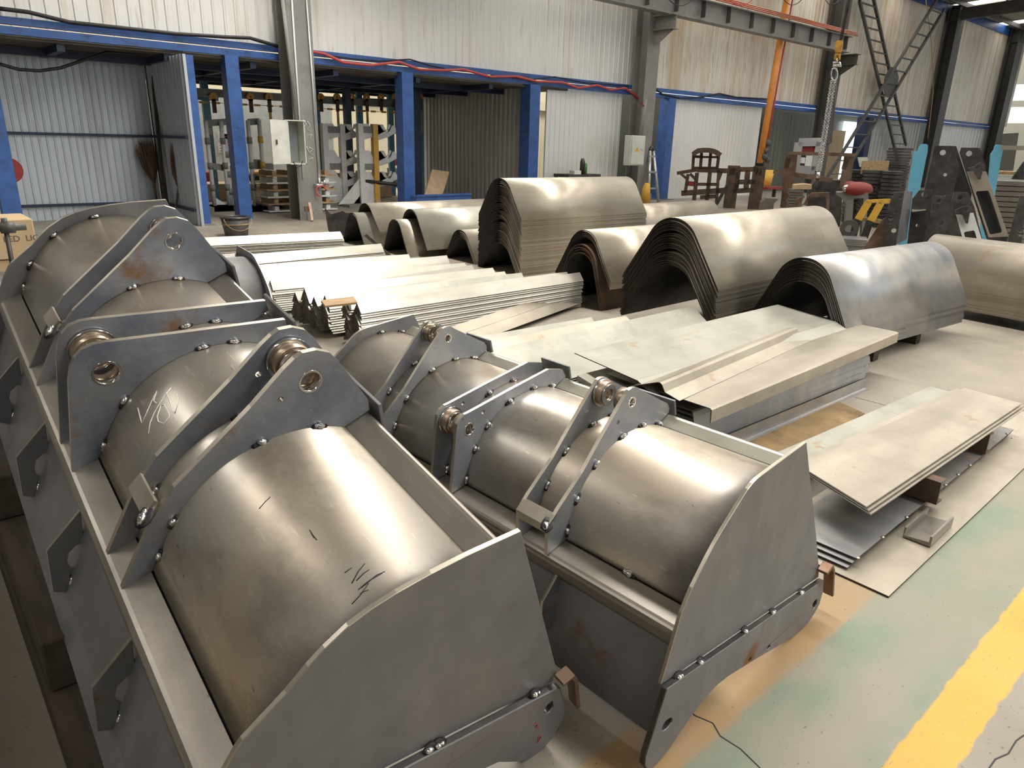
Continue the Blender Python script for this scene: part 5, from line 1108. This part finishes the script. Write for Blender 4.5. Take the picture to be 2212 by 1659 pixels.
platestack(Plane(19.0, 60), 1490, 1725, 885, 0, 16, .8, 'darkgrey', 'grey rounded plate in the middle stack of the dark row', 'dark plates, middle stack', 'topmost plate of the middle stack, carrying a plank')
platestack(Plane(18.6, 62), 1745, 2040, 900, 0, 15, .8, 'dark', 'dark plate in the right stack of the dark row', 'dark plates, right stack', 'topmost dark plate of the right stack of the dark row')
platestack(Plane(20.5, 62), 1870, 2165, 572, 0, 26, .8, 'dark', 'dark plate in the tallest far stack behind the blue stand', 'dark plates, tallest far stack', 'topmost dark plate of the tallest far stack behind the blue stand')
mb = barpx(Plane(19.2, 60), (1450, 862), (1830, 858), O2, S2, .3, .12, .2); solo('plank', mb, M['wood'], 'tan plank lying over the dark plate stacks', 'plank')
cbx = Plane(16.3, 59); flat('cardboard_box', cbx, [(475, 1165), (490, 1105), (640, 1092), (742, 1105), (735, 1165)], O2, S2, .6, ['card'], 'flattened cardboard box on the low plate stack behind the fixture', 'box')
flat('white_panel_board', Plane(20, 60), [(1385, 715), (1520, 712), (1555, 850), (1412, 848)], O2, S2, .1, ['cabinet'], 'framed whitish board propped on the dark plate stacks', 'board')
flat('dark_machine', Plane(18.2, 60), [(700, 1150), (790, 1050), (1000, 1035), (1185, 1040), (1180, 1420), (700, 1420)], O2, S2, .8, ['dark'], 'low dark machine body behind the fixture', 'machine', drop=(4, 5))
gc = Plane(15.6, 62)
flat('grey_casting', gc, [(1095, 1208), (1530, 1212), (1540, 1330), (1500, 1640), (1470, 1700), (1465, 1300), (1455, 1290), (1345, 1290), (1330, 1305), (1320, 1700), (1230, 1700), (1222, 1375), (1155, 1285), (1095, 1250)], O2, S2, .5, ['greypaint'], 'grey cast frame with a tall opening, a red bag on top', 'casting', drop=(4, 9, 10))
mb = MB(); c = gc.p3(O2[0]+1395/S2, O2[1]+1168/S2, .2); mb.blob(c, (.42, .25, .14), 0, None, 12, 7, .05); c2 = gc.p3(O2[0]+1290/S2, O2[1]+1120/S2, .2); mb.blob(c2, (.18, .15, .09), 0, None, 8, 5, .1); solo('red_bag', mb, M['red'], 'dark red bag lying on the grey casting', 'bag')
mb = MB(); c = gc.p3(O2[0]+1270/S2, O2[1]+1175/S2, .1)
for i in range(5): mb.blob(c+Vector((random.uniform(-.15, .15), 0, random.uniform(-.04, .06))), (.09, .07, .06), 0, None, 7, 4, .3)
solo('chrome_fitting', mb, M['bright'], 'cluster of shiny fittings beside the red bag', 'fitting')
flat('bent_cradle', Plane(15.2, 60), [(620, 1385), (690, 1260), (745, 1215), (990, 1210), (985, 1450), (950, 1450), (945, 1270), (700, 1275), (660, 1390)], O2, S2, .15, ['brown'], 'low brown bent frame in front of the dark machine', 'frame')
flat('brown_lug', Plane(15.0, 60), [(500, 1395), (520, 1300), (600, 1275), (590, 1395)], O2, S2, .1, ['brown'], 'small brown lug plate beside the low bent frame', 'steel plate')
# bench side with pale flat bars, dark uprights, yellow-stained frames
O3 = (1780, 380); S3 = 10.05; p3a = Plane(13.0, 66)
for k, (p, q) in enumerate((((970, 565), (740, 945)), ((1235, 580), (1015, 975)))):
    t = rack('tilted_frame', ['yellow-stained tilted frame leg, left one, on a dark upright before the grey casting', 'yellow-stained tilted frame leg, right one, next to the bent grey bracket'][k], [('leg', p, q, .11), ('upright', (q[0]-20, q[1]), (q[0]-130-30*k, 1400), .11, 'dark'), ('rail', (920+270*k, 555+18*k), (1440, 528+30*k), .05)], p3a, O3, S3, 'yellow', 'frame', .05)
mb = barpx(p3a, (700, 925), (1240, 1000), O3, S3, .06, .05, .1); solo('cross_rail', mb, M['wood'], 'tan cross rail behind the tilted yellow frames', 'rail')
platestack(Plane(12.2, 66), 420, 960, 1355, 0, 16, .5, 'sheetblue', 'flat sheet in the low stack behind the second arched stack', 'flat sheets behind the arched plates', 'topmost pale sheet of the low stack behind the second arched stack', O3, S3)
gw_ = p3a.p3(O3[0]+550/S3, O3[1]+1110/S3, -.3); mb = MB(); mb.ring(gw_, p3a.n, .06, .14, .05, 20); mb.box(gw_+Vector((0, 0, -.3)), (.05, .05, .5)); solo('ring_gauge', mb, M['darkgrey'], 'dark toothed ring standing before the tilted frames', 'ring')
# A-frame brackets
O4 = (1940, 300); S4 = 6.772
pk = Plane(10.9, 68); pk2 = Plane(11.4, 68); pk3 = Plane(10.6, 68)
def holes_px(pl, lst, o, s): 
    out = []
    for (x, y, r) in lst: a = pl.at(o[0]+x/s, o[1]+y/s); out.append(circle(a[0], a[1], r, 14))
    return out
def bracket(name, pl, pts, o, s, th, label, hl=(), drop=(), mats=('dark', 'edge'), c0=0.0, win=None, cat='bracket', root=None):
    mb = MB(); P = poly_px(pl, pts, o, s, drop); H = holes_px(pl, hl, o, s)
    if win: H.append(poly_px(pl, win, o, s))
    mb.prism(P, pl.fr, c0, c0+th, holes=H, edge_mi=1)
    if root is None:
        b_ = sum((pl.fr(a, b, c0) for a, b in P), Vector())/len(P); root = thing(name, label, cat, (b_.x, b_.y, 0))
        part(root, 'front_plate', mb, mats, .0015)
    else: part(root, name, mb, mats, .0015)
    return root
r = bracket('boom_bracket', pk2, [(530, 100), (795, 102), (893, 393), (790, 880), (745, 1250), (290, 1250), (385, 735)], O4, S4, .03, 'tallest dark boom bracket with a scorched face, between the two light blue stands', [(655, 200, .035), (690, 525, .022)], (4, 5))
bracket('rear_plate', pk2, [(800, 100), (872, 105), (1100, 800), (1130, 1250), (760, 1250), (800, 880), (905, 393)], O4, S4, .03, '', (), (3, 4), c0=.22, root=r)
r = bracket('boom_bracket', pk2, [(942, 125), (1190, 128), (1340, 590), (1640, 1455), (1600, 1700), (1370, 1700), (1350, 1580), (917, 200)], O4, S4, .03, 'dark boom bracket with a tan windowed face and a hook plate', [(1060, 215, .035)], (4, 5), c0=.2)
bracket('rear_plate', pk2, [(1198, 128), (1255, 130), (1345, 400), (1330, 560)], O4, S4, .03, '', (), (), c0=.45, root=r)
bracket('tan_panel', pk2, [(1002, 478), (1100, 478), (1160, 590), (1195, 585), (1235, 475), (1285, 480), (1610, 1425), (1320, 1440)], O4, S4, .02, '', (), (), ('sheet', 'edge'), c0=-.03, win=[(1150, 765), (1310, 755), (1335, 790), (1515, 1340), (1500, 1370), (1355, 1398), (1335, 1380), (1135, 790)], root=r)
bracket('hook_plate', pk2, [(1120, 400), (1145, 365), (1190, 340), (1235, 345), (1262, 375), (1262, 415), (1225, 480), (1195, 590), (1155, 590), (1120, 480), (1060, 470), (1020, 420)], O4, S4, .03, '', [(1155, 405, .03)], (), ('dark', 'edge'), c0=-.09, root=r)
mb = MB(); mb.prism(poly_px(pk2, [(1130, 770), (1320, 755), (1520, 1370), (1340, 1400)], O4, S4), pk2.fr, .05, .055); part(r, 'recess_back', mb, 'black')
r = bracket('bent_bracket', pk, [(1555, 352), (1745, 348), (1690, 700), (1560, 1500), (1520, 1800), (1180, 1800), (1270, 1480), (1350, 900), (1392, 640)], O3, S3, .02, 'grey bent bracket with a bright folded edge, nearest of the dark brackets', [(1668, 460, .03), (1450, 910, .03), (1515, 1185, .03), (1390, 815, .012), (1525, 812, .012), (1435, 1030, .012)], (4, 5))
mb = MB(); A = [pk.at(O3[0]+x/S3, O3[1]+y/S3) for x, y in ((1745, 348), (1560, 1500))]; Bq = [pk.at(O3[0]+x/S3, O3[1]+y/S3) for x, y in ((1935, 348), (1800, 1400))]
v = [pk.fr(*A[0], 0), pk.fr(*A[1], 0), pk.fr(*Bq[1], .16), pk.fr(*Bq[0], .16)]; mb.add(v+[q_+pk.n*.02 for q_ in v], [(0, 1, 2, 3), (7, 6, 5, 4), (0, 4, 5, 1), (1, 5, 6, 2), (2, 6, 7, 3), (3, 7, 4, 0)]); part(r, 'folded_flange', mb, 'plate')
bracket('foot_gusset', pk, [(1235, 1000), (1350, 900), (1270, 1500), (1180, 1800), (760, 1800), (870, 1560)], O3, S3, .02, '', (), (3, 4), ('brown', 'edge'), c0=.1, root=r)
r = bracket('bent_bracket', pk, [(315, 760), (510, 755), (512, 830), (470, 1060), (380, 1500), (360, 1700), (160, 1700), (190, 1100), (215, 890)], O4, S4, .02, 'dark bent bracket behind the bright-folded one, with a welded shelf lug', [(392, 823, .03), (290, 1285, .02)], (5, 6), c0=.2)
bracket('shelf_lug', pk, [(200, 1040), (300, 1045), (410, 1040), (205, 1070)], O4, S4, .2, '', (), (), ('sheet', 'edge'), c0=-.02, root=r)
r = bracket('bent_bracket', pk3, [(512, 828), (695, 838), (760, 1030), (665, 1500), (640, 1720), (360, 1720), (375, 1500), (470, 1100)], O4, S4, .02, 'grey drilled bracket left of the small white-faced one', [(595, 905, .03), (632, 1235, .028), (520, 1415, .03), (560, 988, .011), (597, 1160, .011), (690, 1165, .011), (608, 1315, .011)], (4, 5))
bracket('rear_plate', pk3, [(700, 835), (770, 832), (985, 1550), (980, 1720), (650, 1720), (670, 1500), (765, 1030)], O4, S4, .02, '', (), (3, 4), c0=.2, root=r)
r = bracket('boom_bracket', pk3, [(838, 798), (1050, 800), (1150, 1020), (1290, 1590), (1300, 1720), (1010, 1720), (985, 1560), (805, 930)], O4, S4, .02, 'smaller bracket with a white windowed face and hook plate', [(940, 875, .03)], (4, 5), c0=.25)
bracket('white_panel', pk3, [(862, 1125), (960, 1125), (1010, 1255), (1040, 1250), (1075, 1100), (1125, 1100), (1280, 1590), (1290, 1720), (1010, 1720), (985, 1560)], O4, S4, .02, '', (), (7, 8), ('white', 'edge'), c0=.2, win=[(1000, 1385), (1125, 1362), (1145, 1380), (1200, 1575), (1040, 1600), (985, 1400)], root=r)
bracket('hook_plate', pk3, [(845, 1055), (960, 1000), (1040, 990), (1090, 1010), (1095, 1060), (1060, 1110), (1040, 1250), (1005, 1255), (970, 1130), (860, 1105)], O4, S4, .03, '', [(995, 1050, .028)], (), ('dark', 'edge'), c0=.14, root=r)
r = bracket('bent_bracket', pk3, [(1800, 838), (1900, 835), (1900, 1700), (1600, 1700), (1640, 1440), (1740, 1040)], O4, S4, .02, 'dark bent bracket at the right edge of the picture', [(1815, 1400, .03)], (2, 3), c0=.1)
# light blue stands
r = bracket('blue_stand', Plane(13.2, 68), [(318, 95), (345, 74), (415, 75), (438, 100), (432, 200), (410, 290), (330, 690), (270, 1300), (60, 1300), (135, 760), (205, 330), (222, 188), (290, 172), (300, 130)], O4, S4, .12, 'light blue stand with slotted top left of the tallest bracket', [], (7, 8), ('cyan', 'cyan'), cat='stand')
r = bracket('blue_stand', Plane(13.4, 68), [(1420, 112), (1450, 82), (1540, 95), (1532, 182), (1505, 300), (1420, 800), (1380, 1300), (1250, 1300), (1340, 500), (1362, 222), (1410, 160)], O4, S4, .14, 'light blue stand holding a pipe right of the windowed bracket', [], (6, 7), ('cyan', 'cyan'), cat='stand')
pw = Plane(13.3, 68); mb = barpx(pw, (1510, 128), (2100, 140), O4, S4, .06, .06); solo('rail_pipe', mb, M['sheet'], 'pale pipe held by the right-hand light blue stand', 'pipe')
platestack(Plane(15.5, 69), 1455, 2100, 600, 0, 14, .6, 'beam', 'bar in the shelf stack behind the right-hand blue stand', 'bars behind the right-hand blue stand', 'topmost pale bar of the shelf stack behind the right-hand blue stand', O4, S4)
platestack(Plane(17.5, 69), 1480, 2100, 470, 520, 3, .8, 'wood', 'timber shelf at the right edge of the picture', 'shelf boards at the right edge', 'upper timber shelf at the right edge of the picture', O4, S4)
mb = barpx(Plane(24, 70), (1640, -80), (1560, 480), O4, S4, .35, .3); solo('shelf_upright', mb, M['darkgrey'], 'grey upright of the far storage at the right edge', 'upright')
flat('folded_plate', Plane(16.5, 69), [(1660, 590), (1842, 330), (1842, 600)], O4, S4, .1, ['dark'], 'dark folded plate leaning at the right edge', 'steel plate')
# lit doorway behind the brace
a = Wy(1823, 262, Y0+1.9); b = Wy(1850, 360, Y0+1.9); mb = MB(); mb.bx(a.x, b.x, Y0+1.85, Y0+1.9, 0, a.z); o = struct('door_1', mb, skymat('daylight_beyond_door', 2.2, (.8, .92, 1.0)))
mb = MB(); a = Wy(1787, 280, Y0+1.6); b = Wy(1818, 340, Y0+1.6); mb.bx(a.x, b.x, Y0+1.6, Y0+1.7, 0, a.z); solo('tan_locker', mb, M['card'], 'tall tan locker in the opening left of the lit doorway', 'locker')
# ---- hoist block, ropes and chain
ph = Plane(12.5, 62); Oh = (1740, 0); Sh = 5.53
hk = thing('hoist_hook', 'yellow hoist block with a steel hook hanging over the hall on wire ropes', 'hoist', ph.p3(Oh[0]+385/Sh, Oh[1]+560/Sh))
for (x0, x1) in ((455, 410), (470, 425), (500, 432)):
    mb = MB(); mb.tube([ph.p3(Oh[0]+x1/Sh, Oh[1]+480/Sh), ph.p3(Oh[0]+(x0+260)/Sh, -190)], .008, 6); part(hk, 'wire_rope', mb, 'dark')
def hpoly(pts, th, mt, nm, c0=0):
    mb = MB(); mb.prism(poly_px(ph, pts, Oh, Sh), ph.fr, c0, c0+th); part(hk, nm, mb, mt, .01)
hpoly([(360, 500), (385, 480), (440, 490), (450, 520), (430, 630), (365, 630), (352, 560)], .14, 'hookyellow', 'sheave_block')
hpoly([(432, 410), (440, 420), (445, 500), (430, 530), (418, 500), (425, 430)], .05, 'hookyellow', 'rope_guard')
hpoly([(345, 640), (425, 640), (415, 720), (395, 700), (390, 660), (372, 660), (365, 700), (345, 720)], .1, 'hookyellow', 'swivel_yoke')
mb = MB(); mb.tube([ph.p3(Oh[0]+x/Sh, Oh[1]+y/Sh, .05) for x, y in ((378, 650), (376, 740), (340, 745), (335, 780), (385, 775), (425, 785), (410, 755), (395, 740))], .022, 8); part(hk, 'hook', mb, 'bright')
ch = thing('chain_sling', 'double steel chain sling with an oval ring hanging from the hook', 'chain', ph.p3(Oh[0]+345/Sh, Oh[1]+880/Sh))
mb = MB(); P = [ph.p3(Oh[0]+(345+38*math.cos(t))/Sh, Oh[1]+(885+75*math.sin(t))/Sh, .05) for t in [i*2*PI/18 for i in range(19)]]; mb.tube(P, .012, 7, caps=False); part(ch, 'oval_ring', mb, 'chrome')
mb = MB(); A = ph.p3(Oh[0]+332/Sh, Oh[1]+965/Sh, .05); Bq = ph.p3(1768, 372, .05); n = 58
for k in (-1, 1):
    for i in range(n):
        c = A.lerp(Bq, (i+.5)/n)+ph.h*.022*k; d_ = (Bq-A).normalized(); sd_ = ph.h if (i+k) % 2 else ph.n; L_ = (Bq-A).length/n
        mb.tube([c+d_*L_*.72*math.cos(t)+sd_*.017*math.sin(t) for t in [j*2*PI/8 for j in range(9)]], .0065, 4, caps=False)
part(ch, 'chain_link', mb, 'chrome')['kind'] = 'stuff'
mb = MB(); mb.tube([Bq, ph.p3(1767, 385, .05)], .03, 8); part(ch, 'shackle', mb, 'chrome')
mb = MB(); mb.bar(ph.p3(1767, 382, .05), ph.p3(1763, 402, .05), .05, .02, up=ph.n); part(ch, 'strap', mb, 'rusty')
mb = MB(); mb.tube([ph.p3(1808, 145, .1), ph.p3(1802, 250, .1), ph.p3(1795, 308, .1), ph.p3(1787, 312, .1)], .014, 6); solo('control_cable', mb, M['darkgrey'], 'dark control cable hanging beside the chain sling', 'cable')
# hand-chalked scribble on the left column
mb = MB()
for st_p in ([(655, 258), (662, 268), (654, 276)], [(664, 262), (670, 270), (664, 280), (672, 284)], [(668, 292), (674, 290), (668, 300)], [(662, 316), (668, 330)], [(668, 318), (676, 322), (668, 330), (678, 336)], [(668, 344), (676, 340), (674, 350)]):
    mb.tube([Wy(x, y, yc1-.014) for x, y in st_p], .006, 4)
o = mb.build('chalk_writing', M['chalk'], c1, shift=c1.location)
# ------------------------------------------------------------------ camera
cd = bpy.data.cameras.new('camera'); cd.sensor_width = 36; cd.sensor_fit = 'HORIZONTAL'; cd.lens = FPX/IW*36; cd.clip_end = 400
cam = bpy.data.objects.new('camera', cd); COL.objects.link(cam)
Rm = Matrix((rgt, upv, -fwd)).transposed()
cam.matrix_world = Matrix.Translation(EYE) @ Rm.to_4x4()
SC.camera = cam
# ------------------------------------------------------------------ daylight
w = bpy.data.worlds.new('world'); SC.world = w; w.use_nodes = True
bg = w.node_tree.nodes['Background']; bg.inputs['Color'].default_value = (.86, .93, 1.0, 1); bg.inputs['Strength'].default_value = WORLD
SC.view_settings.view_transform = 'Standard'; SC.view_settings.look = 'None'
SC.view_settings.exposure = EXPO; SC.view_settings.gamma = 1
